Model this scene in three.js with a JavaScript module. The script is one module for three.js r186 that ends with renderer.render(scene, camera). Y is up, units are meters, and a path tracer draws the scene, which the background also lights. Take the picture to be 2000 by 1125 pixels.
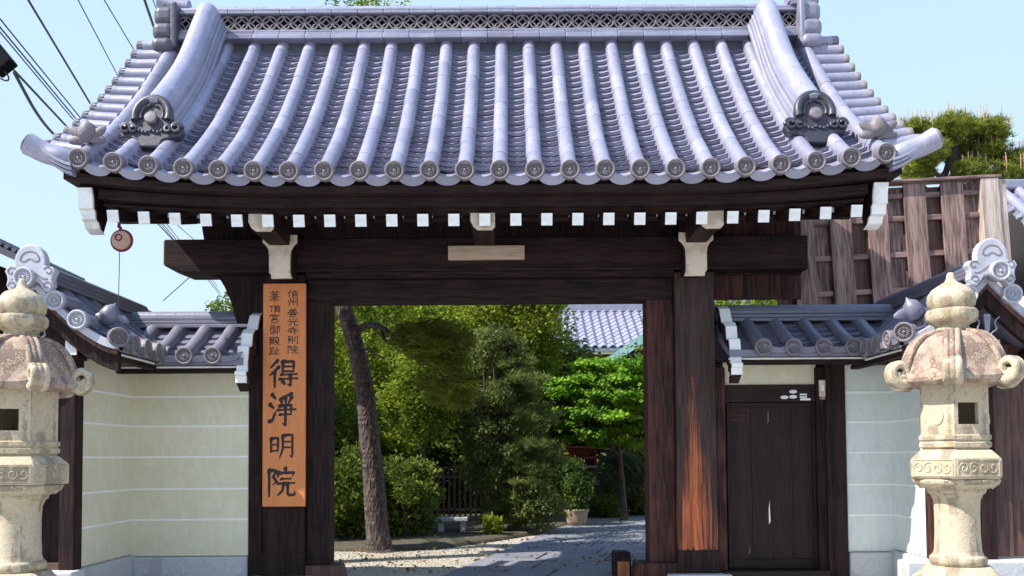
import * as THREE from 'three';
import { RoundedBoxGeometry } from 'three/addons/geometries/RoundedBoxGeometry.js';
import { mergeGeometries, toCreasedNormals } from 'three/addons/utils/BufferGeometryUtils.js';

// ------------------------------------------------------------------ camera, sky, sun, exposure
const scene = new THREE.Scene();
const F = 1750, HORIZON = 895, PITCH = 2.4 * Math.PI / 180, ROLL = 0.38 * Math.PI / 180;
const camera = new THREE.PerspectiveCamera(2 * Math.atan(562.5 / F) * 180 / Math.PI, 2000 / 1125, 0.1, 600);
camera.position.set(0, 1.35, 9.46);
camera.rotation.order = 'YXZ';
camera.rotation.set(PITCH, 0, -ROLL);
const AXIS = HORIZON - F * Math.tan(PITCH);
camera.setViewOffset(2000, 1125, 0, -(AXIS - 562.5), 2000, 1125);
camera.updateMatrixWorld(true);
const SUN = new THREE.Vector3(-0.84, 1, 0.32).normalize();
{
  const W = 512, H = 256, data = new Float32Array(W * H * 4);
  for (let j = 0; j < H; j++) {
    const el = ((j + 0.5) / H - 0.5) * Math.PI, sy = Math.sin(el);
    for (let i = 0; i < W; i++) {
      const az = ((i + 0.5) / W - 0.5) * 2 * Math.PI;
      const d = new THREE.Vector3(Math.cos(az) * Math.cos(el), sy, Math.sin(az) * Math.cos(el));
      const toSun = Math.max(0, d.dot(SUN));
      const t = Math.pow(Math.max(0, Math.min(1, sy)), 0.95);
      const near = [0.46, 0.575, 0.63], top = [0.22, 0.39, 0.74];
      const k = 1 + 0.35 * Math.pow(toSun, 3);
      const o = (j * W + i) * 4;
      for (let c = 0; c < 3; c++) data[o + c] = (near[c] + (top[c] - near[c]) * t) * (sy < 0 ? 0.6 : 1) * (1 + (k - 1) * [1, 0.8, 0.6][c]);
      data[o + 3] = 1;
    }
  }
  const sky = new THREE.DataTexture(data, W, H, THREE.RGBAFormat, THREE.FloatType);
  sky.mapping = THREE.EquirectangularReflectionMapping;
  sky.magFilter = THREE.LinearFilter;
  sky.needsUpdate = true;
  scene.background = sky;
  scene.environment = sky;
}
const sun = new THREE.DirectionalLight(new THREE.Color().setRGB(1, 0.95, 0.87), 5);
sun.name = 'sun';
sun.position.copy(SUN).multiplyScalar(40);
sun.castShadow = true;
sun.shadow.mapSize.set(4096, 4096);
Object.assign(sun.shadow.camera, { left: -22, right: 22, top: 22, bottom: -22, near: 1, far: 110 });
scene.add(sun, sun.target);
const renderer = new THREE.WebGLRenderer({ antialias: true });
renderer.toneMapping = THREE.LinearToneMapping;
renderer.toneMappingExposure = 1.75;
renderer.shadowMap.enabled = true;

// ------------------------------------------------------------------ helpers
const V = (x, y, z) => new THREE.Vector3(x, y, z);
const lerp = THREE.MathUtils.lerp, clamp = THREE.MathUtils.clamp;
function rng(seed) { let a = seed >>> 0; return () => { a = (a + 0x6d2b79f5) | 0; let t = Math.imul(a ^ (a >>> 15), 1 | a); t = (t + Math.imul(t ^ (t >>> 7), 61 | t)) ^ t; return ((t ^ (t >>> 14)) >>> 0) / 4294967296; }; }
// the place that a pixel of the photograph shows, on the upright plane at depth z
function at(u, v, z) {
  const d = V((u - 1000) / F, (AXIS - v) / F, -1).applyQuaternion(camera.quaternion);
  const t = (z - camera.position.z) / d.z;
  return V(camera.position.x + d.x * t, camera.position.y + d.y * t, z);
}
const origins = new WeakMap(), counts = {};
function numbered(name) { const n = counts[name] = (counts[name] ?? -1) + 1; return n ? name + '_' + String(n).padStart(3, '0') : name; }
function tag(o, label, category, group) { o.userData.label = label; o.userData.category = category; if (group) o.userData.group = group; return o; }
function thing(name, label, category, p = V(0, 0, 0), group) {
  const o = new THREE.Group(); o.name = numbered(name); o.position.copy(p); origins.set(o, p.clone()); scene.add(o);
  return tag(o, label, category, group);
}
function part(parent, name, geo, mat, opt = {}) {
  const m = new THREE.Mesh(geo, mat); m.name = name;
  const o = origins.get(parent);
  if (opt.matrix) { opt.matrix.decompose(m.position, m.quaternion, m.scale); if (o) m.position.sub(o); }
  else if (opt.pos) { m.position.copy(opt.pos); if (o && !opt.local) m.position.sub(o); if (opt.rot) m.rotation.set(...opt.rot); }
  else if (o) { m.position.copy(o).negate(); origins.set(m, V(0, 0, 0)); }
  if (opt.label) m.userData.label = opt.label;
  if (opt.kind) m.userData.kind = opt.kind;
  parent.add(m);
  return m;
}
function solo(name, label, category, geo, mat, group) { const m = new THREE.Mesh(geo, mat); m.name = numbered(name); scene.add(m); return tag(m, label, category, group); }
function struct(name, geo, mat) { const m = new THREE.Mesh(geo, mat); m.name = name; m.userData.kind = 'structure'; scene.add(m); return m; }
const place = (x, y, z, rx = 0, ry = 0, rz = 0) => new THREE.Matrix4().compose(V(x, y, z), new THREE.Quaternion().setFromEuler(new THREE.Euler(rx, ry, rz)), V(1, 1, 1));
// uv in metres by the main direction of each face; grain: the axis that v follows
function boxUV(geo, k = 1, grain = 'y') {
  const g = geo.index ? geo.toNonIndexed() : geo, p = g.attributes.position, uv = new Float32Array(p.count * 2), a = V(), b = V(), c = V(), n = V();
  const gi = 'xyz'.indexOf(grain);
  for (let i = 0; i < p.count; i += 3) {
    a.fromBufferAttribute(p, i); b.fromBufferAttribute(p, i + 1); c.fromBufferAttribute(p, i + 2);
    n.crossVectors(V().subVectors(b, a), V().subVectors(c, a));
    const m = [Math.abs(n.x), Math.abs(n.y), Math.abs(n.z)], ax = m[0] > m[1] && m[0] > m[2] ? 0 : m[1] > m[2] ? 1 : 2;
    const rest = [0, 1, 2].filter((q) => q !== ax);
    let [ui, vi] = rest; if (ui === gi) [ui, vi] = [vi, ui];
    [a, b, c].forEach((q, j) => { const e = [q.x, q.y, q.z]; uv[(i + j) * 2] = e[ui] * k + ax * 0.37; uv[(i + j) * 2 + 1] = e[vi] * k; });
  }
  g.setAttribute('uv', new THREE.BufferAttribute(uv, 2));
  return g;
}
const clean = (g) => { const h = g.index ? g.toNonIndexed() : g; for (const n of Object.keys(h.attributes)) if (!['position', 'normal', 'uv'].includes(n)) h.deleteAttribute(n); if (!h.attributes.normal) h.computeVertexNormals(); if (!h.attributes.uv) boxUV(h); return h; };
const merge = (list) => mergeGeometries(list.map(clean));
function box(x0, x1, y0, y1, z0, z1, r = 0.008, grain = 'y', k = 1) {
  const w = Math.abs(x1 - x0), h = Math.abs(y1 - y0), d = Math.abs(z1 - z0);
  const g = r ? new RoundedBoxGeometry(w, h, d, 1, Math.min(r, w / 2.1, h / 2.1, d / 2.1)) : new THREE.BoxGeometry(w, h, d);
  g.translate((x0 + x1) / 2, (y0 + y1) / 2, (z0 + z1) / 2);
  return boxUV(g, k, grain);
}
// skin over rings of points
function loft(rings, { close = true, caps = true, crease = 40, k = 1, grain = 'y' } = {}) {
  const n = rings[0].length, pos = [], idx = [];
  for (const r of rings) for (const p of r) pos.push(p.x, p.y, p.z);
  const m = close ? n : n - 1;
  for (let i = 0; i < rings.length - 1; i++) for (let j = 0; j < m; j++) {
    const a = i * n + j, b = i * n + (j + 1) % n, c = a + n, d = b + n;
    idx.push(a, b, d, a, d, c);
  }
  if (caps && close) for (const [e, f] of [[0, 1], [rings.length - 1, 0]]) {
    const cen = V(); rings[e].forEach((p) => cen.add(p)); cen.divideScalar(n); pos.push(cen.x, cen.y, cen.z);
    const q = pos.length / 3 - 1;
    for (let j = 0; j < n; j++) { const a = e * n + j, b = e * n + (j + 1) % n; f ? idx.push(q, b, a) : idx.push(q, a, b); }
  }
  let g = new THREE.BufferGeometry();
  g.setAttribute('position', new THREE.Float32BufferAttribute(pos, 3)); g.setIndex(idx);
  g = toCreasedNormals(g, crease * Math.PI / 180);
  return boxUV(g, k, grain);
}
// flat shape in (x, y) with thickness along z
function slab(points, depth, { bevel = 0, holes = [], seg = 1, k = 1, grain = 'y' } = {}) {
  const s = new THREE.Shape(points.map(([x, y]) => new THREE.Vector2(x, y)));
  for (const h of holes) s.holes.push(new THREE.Path(h.map(([x, y]) => new THREE.Vector2(x, y))));
  const g = new THREE.ExtrudeGeometry(s, { depth: depth - 2 * bevel, bevelEnabled: bevel > 0, bevelSize: bevel, bevelThickness: bevel, bevelOffset: -bevel, bevelSegments: seg, curveSegments: 8 });
  g.translate(0, 0, bevel);
  return boxUV(g, k, grain);
}
function tube(points, radius, seg = 8, { steps, noise = 0, seed = 1, k = 1, caps = true, flat = 1 } = {}) {
  const curve = points.length > 2 ? new THREE.CatmullRomCurve3(points) : new THREE.LineCurve3(points[0], points[1]);
  const n = steps ?? Math.max(2, points.length * 5), fr = curve.computeFrenetFrames(n, false), R = rng(seed), rings = [];
  for (let i = 0; i <= n; i++) {
    const t = i / n, c = curve.getPointAt(t), r = typeof radius === 'function' ? radius(t) : radius, ring = [];
    for (let j = 0; j < seg; j++) {
      const a = j / seg * 2 * Math.PI, q = r * (1 + noise * (R() - 0.5));
      ring.push(c.clone().addScaledVector(fr.normals[i], Math.cos(a) * q * flat).addScaledVector(fr.binormals[i], Math.sin(a) * q));
    }
    rings.push(ring);
  }
  return loft(rings, { crease: 60, k, caps });
}
const lathe = (pts, seg = 24, k = 1) => boxUV(new THREE.LatheGeometry(pts.map(([r, y]) => new THREE.Vector2(r, y)), seg), k);

// ------------------------------------------------------------------ textures
function lattice(seed, n) { const R = rng(seed), a = new Float32Array(n * n); for (let i = 0; i < a.length; i++) a[i] = R(); return a; }
function noise2(seed, n) {
  const a = lattice(seed, n);
  return (x, y) => {
    const X = x * n, Y = y * n, i = Math.floor(X), j = Math.floor(Y), f = X - i, g = Y - j, s = f * f * (3 - 2 * f), t = g * g * (3 - 2 * g);
    const q = (p, r) => a[(((r % n) + n) % n) * n + (((p % n) + n) % n)];
    return lerp(lerp(q(i, j), q(i + 1, j), s), lerp(q(i, j + 1), q(i + 1, j + 1), s), t);
  };
}
function noiseXY(seed, nx, ny) {
  const R = rng(seed), a = Float32Array.from({ length: nx * ny }, () => R());
  return (x, y) => {
    const X = x * nx, Y = y * ny, i = Math.floor(X), j = Math.floor(Y), f = X - i, g = Y - j, s = f * f * (3 - 2 * f), t = g * g * (3 - 2 * g);
    const q = (p, r) => a[(((r % ny) + ny) % ny) * nx + (((p % nx) + nx) % nx)];
    return lerp(lerp(q(i, j), q(i + 1, j), s), lerp(q(i, j + 1), q(i + 1, j + 1), s), t);
  };
}
function fbm(seed, n, oct) {
  const list = Array.from({ length: oct }, (_, o) => noise2(seed + o * 17, n << o));
  return (x, y) => { let s = 0, w = 0, k = 1; for (const f of list) { s += f(x, y) * k; w += k; k *= 0.55; } return s / w; };
}
function texture(size, fn, srgb = false, h = size) {
  const d = new Uint8Array(size * h * 4);
  for (let j = 0; j < h; j++) for (let i = 0; i < size; i++) {
    const c = fn((i + 0.5) / size, (j + 0.5) / h), o = (j * size + i) * 4;
    for (let q = 0; q < 3; q++) d[o + q] = clamp((srgb ? (Math.max(0, c[q]) <= 0.0031308 ? c[q] * 12.92 : 1.055 * Math.pow(Math.max(0, c[q]), 1 / 2.4) - 0.055) : c[q]) * 255, 0, 255);
    d[o + 3] = 255;
  }
  const t = new THREE.DataTexture(d, size, h);
  t.wrapS = t.wrapT = THREE.RepeatWrapping; t.magFilter = THREE.LinearFilter; t.minFilter = THREE.LinearMipmapLinearFilter; t.generateMipmaps = true;
  if (srgb) t.colorSpace = THREE.SRGBColorSpace;
  t.needsUpdate = true;
  return t;
}
const grey = (f) => (x, y) => { const q = f(x, y); return [q, q, q]; };
const mix3 = (a, b, t) => [lerp(a[0], b[0], t), lerp(a[1], b[1], t), lerp(a[2], b[2], t)];
const sm = (a, b, x) => { const t = clamp((x - a) / (b - a), 0, 1); return t * t * (3 - 2 * t); };
const nA = fbm(11, 4, 5), nB = fbm(23, 8, 4), nC = fbm(37, 32, 3), nD = fbm(51, 3, 4);
const woodGrain = (x, y) => 0.5 * noiseGrain(x, y) + 0.3 * g3(x, y) + 0.2 * nA(x, y);
const g1 = noiseXY(71, 64, 4), g2 = noiseXY(72, 128, 8), g3 = noiseXY(73, 40, 5), g4 = noiseXY(74, 28, 9), g5 = noiseXY(75, 20, 10);
function noiseGrain(x, y) { const w = x + 0.03 * nD(x, y); return 0.6 * g1(w, y) + 0.4 * g2(w, y); }
const wood = (dark, light, p = 1) => texture(512, (x, y) => mix3(dark, light, Math.pow(sm(0.25, 0.8, woodGrain(x, y)), p)), true);
const std = (o) => new THREE.MeshStandardMaterial(o);
const grainBump = texture(512, grey(woodGrain)), fineBump = texture(512, grey((x, y) => 0.6 * nC(x, y) + 0.4 * nB(x, y)));
const dull = (o) => new THREE.MeshPhysicalMaterial(o);
const lin = (r, g, b) => new THREE.Color().setRGB(r, g, b);
const M = {};
M.darkWood = dull({ map: wood([0.008, 0.0042, 0.0038], [0.034, 0.017, 0.0145]), roughness: 0.72, specularIntensity: 0.4, bumpMap: grainBump, bumpScale: 0.004 });
M.brownWood = dull({ specularIntensity: 0.4, map: wood([0.016, 0.0065, 0.0055], [0.085, 0.033, 0.026]), roughness: 0.7, bumpMap: grainBump, bumpScale: 0.005 });
M.doorWood = dull({ specularIntensity: 0.5, map: wood([0.015, 0.0076, 0.0072], [0.031, 0.0148, 0.0136], 1.5), roughness: 0.62, bumpMap: grainBump, bumpScale: 0.004 });
M.redWood = std({ map: wood([0.05, 0.022, 0.017], [0.14, 0.065, 0.05]), roughness: 0.7, bumpMap: grainBump, bumpScale: 0.004 });
M.greyWood = std({ map: wood([0.095, 0.056, 0.051], [0.36, 0.235, 0.205]), roughness: 0.85, bumpMap: grainBump, bumpScale: 0.006 });
M.paleWood = std({ map: wood([0.30, 0.23, 0.20], [0.60, 0.50, 0.43]), roughness: 0.85, bumpMap: grainBump, bumpScale: 0.008 });
M.white = std({ map: texture(256, (x, y) => mix3([0.66, 0.64, 0.62], [0.84, 0.83, 0.82], sm(0.2, 0.6, nB(x, y))), true), roughness: 0.6, bumpMap: fineBump, bumpScale: 0.002 });
M.cream = std({ map: texture(256, (x, y) => mix3([0.50, 0.39, 0.30], [0.72, 0.60, 0.49], sm(0.25, 0.65, nB(x, y))), true), roughness: 0.65, bumpMap: grainBump, bumpScale: 0.003 });
const tileMap = (a, b, c) => texture(512, (x, y) => mix3(mix3(mix3(a, b, sm(0.28, 0.72, nA(x, y))), c, 0.35 * sm(0.5, 0.75, nB(x + 0.3, y + 0.1)) + 0.25 * nC(x, y)), a.map((v) => v * 0.5 + 0.02), 0.4 * sm(0.64, 0.74, nC(x + 0.2, y)) * sm(0.45, 0.6, nA(x, y + 0.4))), true);
const tileBump = texture(256, grey((x, y) => 0.5 * nC(x, y) + 0.5 * nB(x, y)));
const tile = (k) => std({ map: tileMap([0.235 * k, 0.23 * k, 0.31 * k], [0.275 * k, 0.27 * k, 0.36 * k], [0.33 * k, 0.32 * k, 0.375 * k]), roughness: 0.43, metalness: 0.14, bumpMap: tileBump, bumpScale: 0.0025 });
M.tile = tile(1); M.tileB = tile(0.84); M.tileC = tile(1.14); M.tileD = tile(0.93); M.tileE = tile(1.07); M.tileDark = tile(0.3); M.oldShadeTile = tile(0.62); M.oldShadeTileB = tile(0.54); M.oldShadeTileC = tile(0.7); M.tileBlack = tile(0.17);  // side-roof tones: darker for age and for shade put into the colour
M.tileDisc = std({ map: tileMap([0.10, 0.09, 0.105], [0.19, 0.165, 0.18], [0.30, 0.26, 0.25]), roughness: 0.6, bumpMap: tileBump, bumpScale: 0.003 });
M.tilePale = std({ map: tileMap([0.34, 0.34, 0.40], [0.48, 0.48, 0.55], [0.56, 0.54, 0.56]), roughness: 0.5, bumpMap: tileBump, bumpScale: 0.003 });
const plaster = (a, b) => std({ map: texture(512, (x, y) => mix3(a, b, sm(0.3, 0.7, 0.4 * nD(x, y) + 0.3 * nC(x, y) + 0.3 * g4(x, y))), true), roughness: 0.9, bumpMap: fineBump, bumpScale: 0.0012 });
M.plasterBounceTint = plaster([0.68, 0.63, 0.46], [0.74, 0.69, 0.53]);  // left plaster: warm bounce light put into the colour
M.plasterSkyTint = plaster([0.63, 0.665, 0.63], [0.70, 0.73, 0.70]);  // right plaster: blue sky light put into the colour
const speck = noise2(401, 200), speckB = noise2(402, 120), runs = noiseXY(403, 22, 4);
const oldStone = (a, b, stain, moss, p) => std({ map: texture(1024, (x, y) => {
  let q = mix3(a, b, 0.25 * speck(x, y) + 0.20 * speckB(x, y) + 0.25 * nC(x, y) + 0.30 * nA(x + 0.5, y));
  q = mix3(q, stain, 0.75 * sm(p, p + 0.10, 0.6 * nA(x, y) + 0.25 * runs(x, y) + 0.15 * nC(x, y)));
  q = mix3(q, moss, 0.7 * sm(0.58, 0.66, 0.55 * nB(x + 0.4, y + 0.2) + 0.45 * speckB(x, y)));
  return q.map((v) => v * (speck(y, x) > 0.86 ? 0.55 : 1));
}, true), roughness: 0.95, bumpMap: texture(512, grey((x, y) => 0.55 * speckB(x, y) + 0.25 * nC(x, y) + 0.2 * nB(x, y))), bumpScale: 0.0035 });
const stone = (a, b, c, p = 0.55) => std({ map: texture(512, (x, y) => mix3(mix3(a, b, nC(x, y)), c, sm(p, p + 0.16, nA(x, y)) * 0.8 + 0.15 * nB(x, y)), true), roughness: 0.9, bumpMap: fineBump, bumpScale: 0.006 });
M.footing = stone([0.44, 0.44, 0.46], [0.56, 0.56, 0.58], [0.38, 0.38, 0.41]);
M.granite = oldStone([0.37, 0.30, 0.21], [0.60, 0.505, 0.37], [0.22, 0.165, 0.115], [0.38, 0.32, 0.17], 0.51);
M.graniteCap = oldStone([0.27, 0.19, 0.145], [0.44, 0.33, 0.255], [0.17, 0.105, 0.085], [0.42, 0.35, 0.23], 0.44);
M.slabs = ['slab', 'slabB', 'slabC'].map((_, i) => stone([0.115 + i * 0.015, 0.118 + i * 0.015, 0.145 + i * 0.015], [0.20 + i * 0.02, 0.205 + i * 0.02, 0.24 + i * 0.02], [0.11, 0.11, 0.13], 0.6));
M.asphalt = stone([0.34, 0.335, 0.32], [0.46, 0.45, 0.43], [0.30, 0.295, 0.28]);
M.gravel = std({ map: texture(1024, (x, y) => mix3([0.22, 0.19, 0.15], [0.60, 0.55, 0.46], Math.pow(fbmG(x, y), 1.2)), true), roughness: 1, bumpMap: texture(512, grey((x, y) => fbmG(x, y))), bumpScale: 0.03 });
function fbmG(x, y) { fbmG.f ??= fbm(91, 64, 3); return 0.75 * fbmG.f(x, y) + 0.25 * nA(x, y); }
M.soil = std({ map: texture(512, (x, y) => mix3([0.035, 0.03, 0.02], [0.10, 0.085, 0.05], nC(x, y)), true), roughness: 1, bumpMap: fineBump, bumpScale: 0.02 });
const barkF = (x, y) => { const q = 0.6 * g5(x, y) + 0.4 * nB(x, y), l = Math.abs(g4(x + 0.04 * nB(x, y), y) - 0.5) * 2; return clamp(0.55 * q + 0.55 * l - 0.1, 0, 1); };
M.twig = std({ map: texture(256, (x, y) => mix3([0.02, 0.016, 0.013], [0.085, 0.065, 0.05], nB(x, y)), true), roughness: 0.95 });
M.bark = std({ map: texture(512, (x, y) => mix3([0.025, 0.017, 0.016], [0.20, 0.145, 0.13], Math.pow(barkF(x, y), 1.3)), true), roughness: 0.95, bumpMap: texture(512, grey(barkF)), bumpScale: 0.03 });
M.lime = std({ color: lin(0.88, 0.87, 0.84), roughness: 0.8 });
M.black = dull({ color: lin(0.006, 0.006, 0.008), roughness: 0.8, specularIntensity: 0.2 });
M.copper = std({ map: texture(256, (x, y) => mix3([0.20, 0.42, 0.38], [0.36, 0.60, 0.54], nB(x, y)), true), roughness: 0.7 });
M.red = std({ map: wood([0.16, 0.028, 0.018], [0.30, 0.06, 0.04]), roughness: 0.6 });
M.clay = stone([0.28, 0.22, 0.15], [0.42, 0.34, 0.24], [0.22, 0.17, 0.12]);
M.wire = std({ color: lin(0.035, 0.045, 0.05), roughness: 0.7 });
M.cord = std({ color: lin(0.16, 0.015, 0.035), roughness: 0.9 });

// ------------------------------------------------------------------ ground
{
  const g = new THREE.PlaneGeometry(500, 500); g.rotateX(-Math.PI / 2); g.translate(0, 0, -60);
  struct('ground', boxUV(g, 0.4), M.asphalt);
  const q = new THREE.PlaneGeometry(26, 27, 1, 1); q.rotateX(-Math.PI / 2); q.translate(0, 0.004, -13.9);
  struct('gravel_court', boxUV(q, 0.55), M.gravel);
  // garden bed behind the pine: a low uneven mound of soil
  const edge = [[-9, -4.6], [-2.6, -3.9], [-1.9, -3.75], [-1.2, -4.1], [-0.5, -5.1], [0.25, -6.4], [0.95, -8.4], [1.5, -11], [1.8, -14], [1.8, -24], [-9, -24]];
  const s = new THREE.Shape(edge.map(([x, z]) => new THREE.Vector2(x, -z)));
  const b = new THREE.ExtrudeGeometry(s, { depth: 0.05, bevelEnabled: true, bevelSize: 0.18, bevelThickness: 0.06, bevelSegments: 3 });
  b.rotateX(-Math.PI / 2); b.translate(0, -0.03, 0);
  struct('garden_bed', boxUV(b, 0.8), M.soil);
}
// stone paving of the approach: single slabs in staggered courses
{
  const path = new THREE.Mesh(boxUV((() => { const g = new THREE.PlaneGeometry(3.3, 15.5); g.rotateX(-Math.PI / 2); g.translate(0, 0, -7.75); return g; })(), 1), M.soil);
  path.name = 'stone_path'; path.userData.kind = 'structure'; path.position.set(0.75, 0.008, -0.3); path.rotation.y = -0.235; scene.add(path);
  const R = rng(5);
  for (let r = 0; r < 17; r++) {
    let x = -1.62; const z0 = -r * 0.9 - 0.02;
    while (x < 1.6) {
      const w = Math.min(1.63 - x, 0.7 + R() * 0.7), g = box(x + 0.012, x + w - 0.012, -0.02, 0.022 + R() * 0.008, z0 - 0.885 - 0, z0 - 0.012, 0.008, 'x', 0.7);
      const m = new THREE.Mesh(g, M.slabs[Math.floor(R() * 3)]); m.name = 'paving_slab'; path.add(m);
      x += w;
    }
  }
}

// ------------------------------------------------------------------ roof of the gate
const GX = -0.255, PITCHX = 0.32, NCOL = 24, HALF = PITCHX * (NCOL - 1) / 2;
const ZE = 1.36, YE = 3.965, RUN = 2.31, RISE = 2.33, SOFT = 0.70;
const lift = (dx) => 0.135 * Math.pow(Math.max(0, (Math.abs(dx) - 1.7) / 2.0), 2);
const roofY = (s) => YE + RISE * (SOFT * s + (1 - SOFT) * s * s);
function roofN(s) { const dy = RISE * (SOFT + 2 * (1 - SOFT) * s), l = Math.hypot(dy, RUN); return V(0, RUN / l, dy / l); }
function roofT(s) { const n = roofN(s); return V(0, n.z, -n.y); }               // up the slope
function roofP(dx, s, off = 0) { return V(GX + dx, roofY(s) + lift(dx) * (1 - s), ZE - s * RUN).addScaledVector(roofN(s), off); }
const arc = (() => { const t = [0]; for (let i = 1; i <= 400; i++) t.push(t[i - 1] + roofP(0, i / 400).distanceTo(roofP(0, (i - 1) / 400))); return t; })();
const LEN = arc[400];
function sAt(l) { let i = 1; while (i < 400 && arc[i] < l) i++; return (i - 1 + (l - arc[i - 1]) / (arc[i] - arc[i - 1])) / 400; }
// sweep a closed (x, height) profile up the slope
function roofSweep(profile, dx, s0, s1, steps, grow = () => 1, offset = () => 0, opt = {}) {
  const rings = [];
  for (let i = 0; i <= steps; i++) {
    const s = lerp(s0, s1, i / steps);
    rings.push(profile.map(([x, h]) => { const p = roofP(dx + x, s, h * grow(i, s) + offset(s)); if (grow(i, s) !== 1) p.x = GX + dx + x * grow(i, s); return p; }));
  }
  return loft(rings, { crease: 50, grain: 'z', ...opt });
}
const half = (r, drop, n = 10) => { const a = [[r, -drop]]; for (let i = 0; i <= n; i++) { const t = i / n * Math.PI; a.push([r * Math.cos(t), r * Math.sin(t)]); } a.push([-r, -drop]); return a; };

// round end tile with rim, recessed field and a sixteen-petal flower (faces +z)
function discGeo(r) {
  const list = [lathe([[0, 0.004], [r * 0.74, 0.004], [r * 0.76, 0.020], [r * 0.82, 0.028], [r * 0.94, 0.028], [r, 0.020], [r, -0.06], [0, -0.06]], 26)];
  list.push(lathe([[0, 0.026], [r * 0.14, 0.024], [r * 0.19, 0.004]], 10));
  for (let i = 0; i < 16; i++) {
    const g = new THREE.SphereGeometry(1, 6, 4); g.scale(r * 0.085, 0.014, r * 0.235); g.translate(0, 0.006, r * 0.45); g.rotateY(i / 16 * 2 * Math.PI);
    list.push(g);
  }
  const g = merge(list); g.rotateX(Math.PI / 2);
  return boxUV(g, 2);
}
const DISC = discGeo(0.091), DISC_SMALL = discGeo(0.09);
// concave pan tile: x across, y = up from the roof, z = down the slope; lower edge at z = 0
function panGeo(w, len, sag, thick, lip = 0, n = 10, edge = 0) {
  const rings = [], y = (x) => sag * Math.pow(Math.abs(x) / (w / 2), 2) - sag * 0.62;
  const ring = (z, up, th) => { const a = []; for (let i = 0; i <= n; i++) { const x = lerp(-w / 2, w / 2, i / n); a.push(V(x, y(x) + up, z)); } for (let i = n; i >= 0; i--) { const x = lerp(-w / 2, w / 2, i / n), e = 1 - Math.pow(Math.abs(x) / (w / 2), 4); a.push(V(x, y(x) + up - th * (0.35 + 0.65 * e), z)); } return a; };
  if (edge) rings.push(ring(0, thick, edge), ring(-0.01, thick + 0.001, edge), ring(-len * 0.5, thick * 0.55, edge), ring(-len, 0, 0.012));
  else rings.push(ring(0, thick, lip || thick), ring(-0.02, thick, lip || thick), ring(lip ? -0.03 : -len * 0.5, thick, thick), ring(-len, 0, 0.012));
  return loft(rings.reverse(), { crease: 35, k: 1.4, grain: 'z' });
}
const gate = thing('temple_gate', 'large dark wooden temple gate with curved grey tiled roof', 'gate', V(GX, 0, 0));
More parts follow.
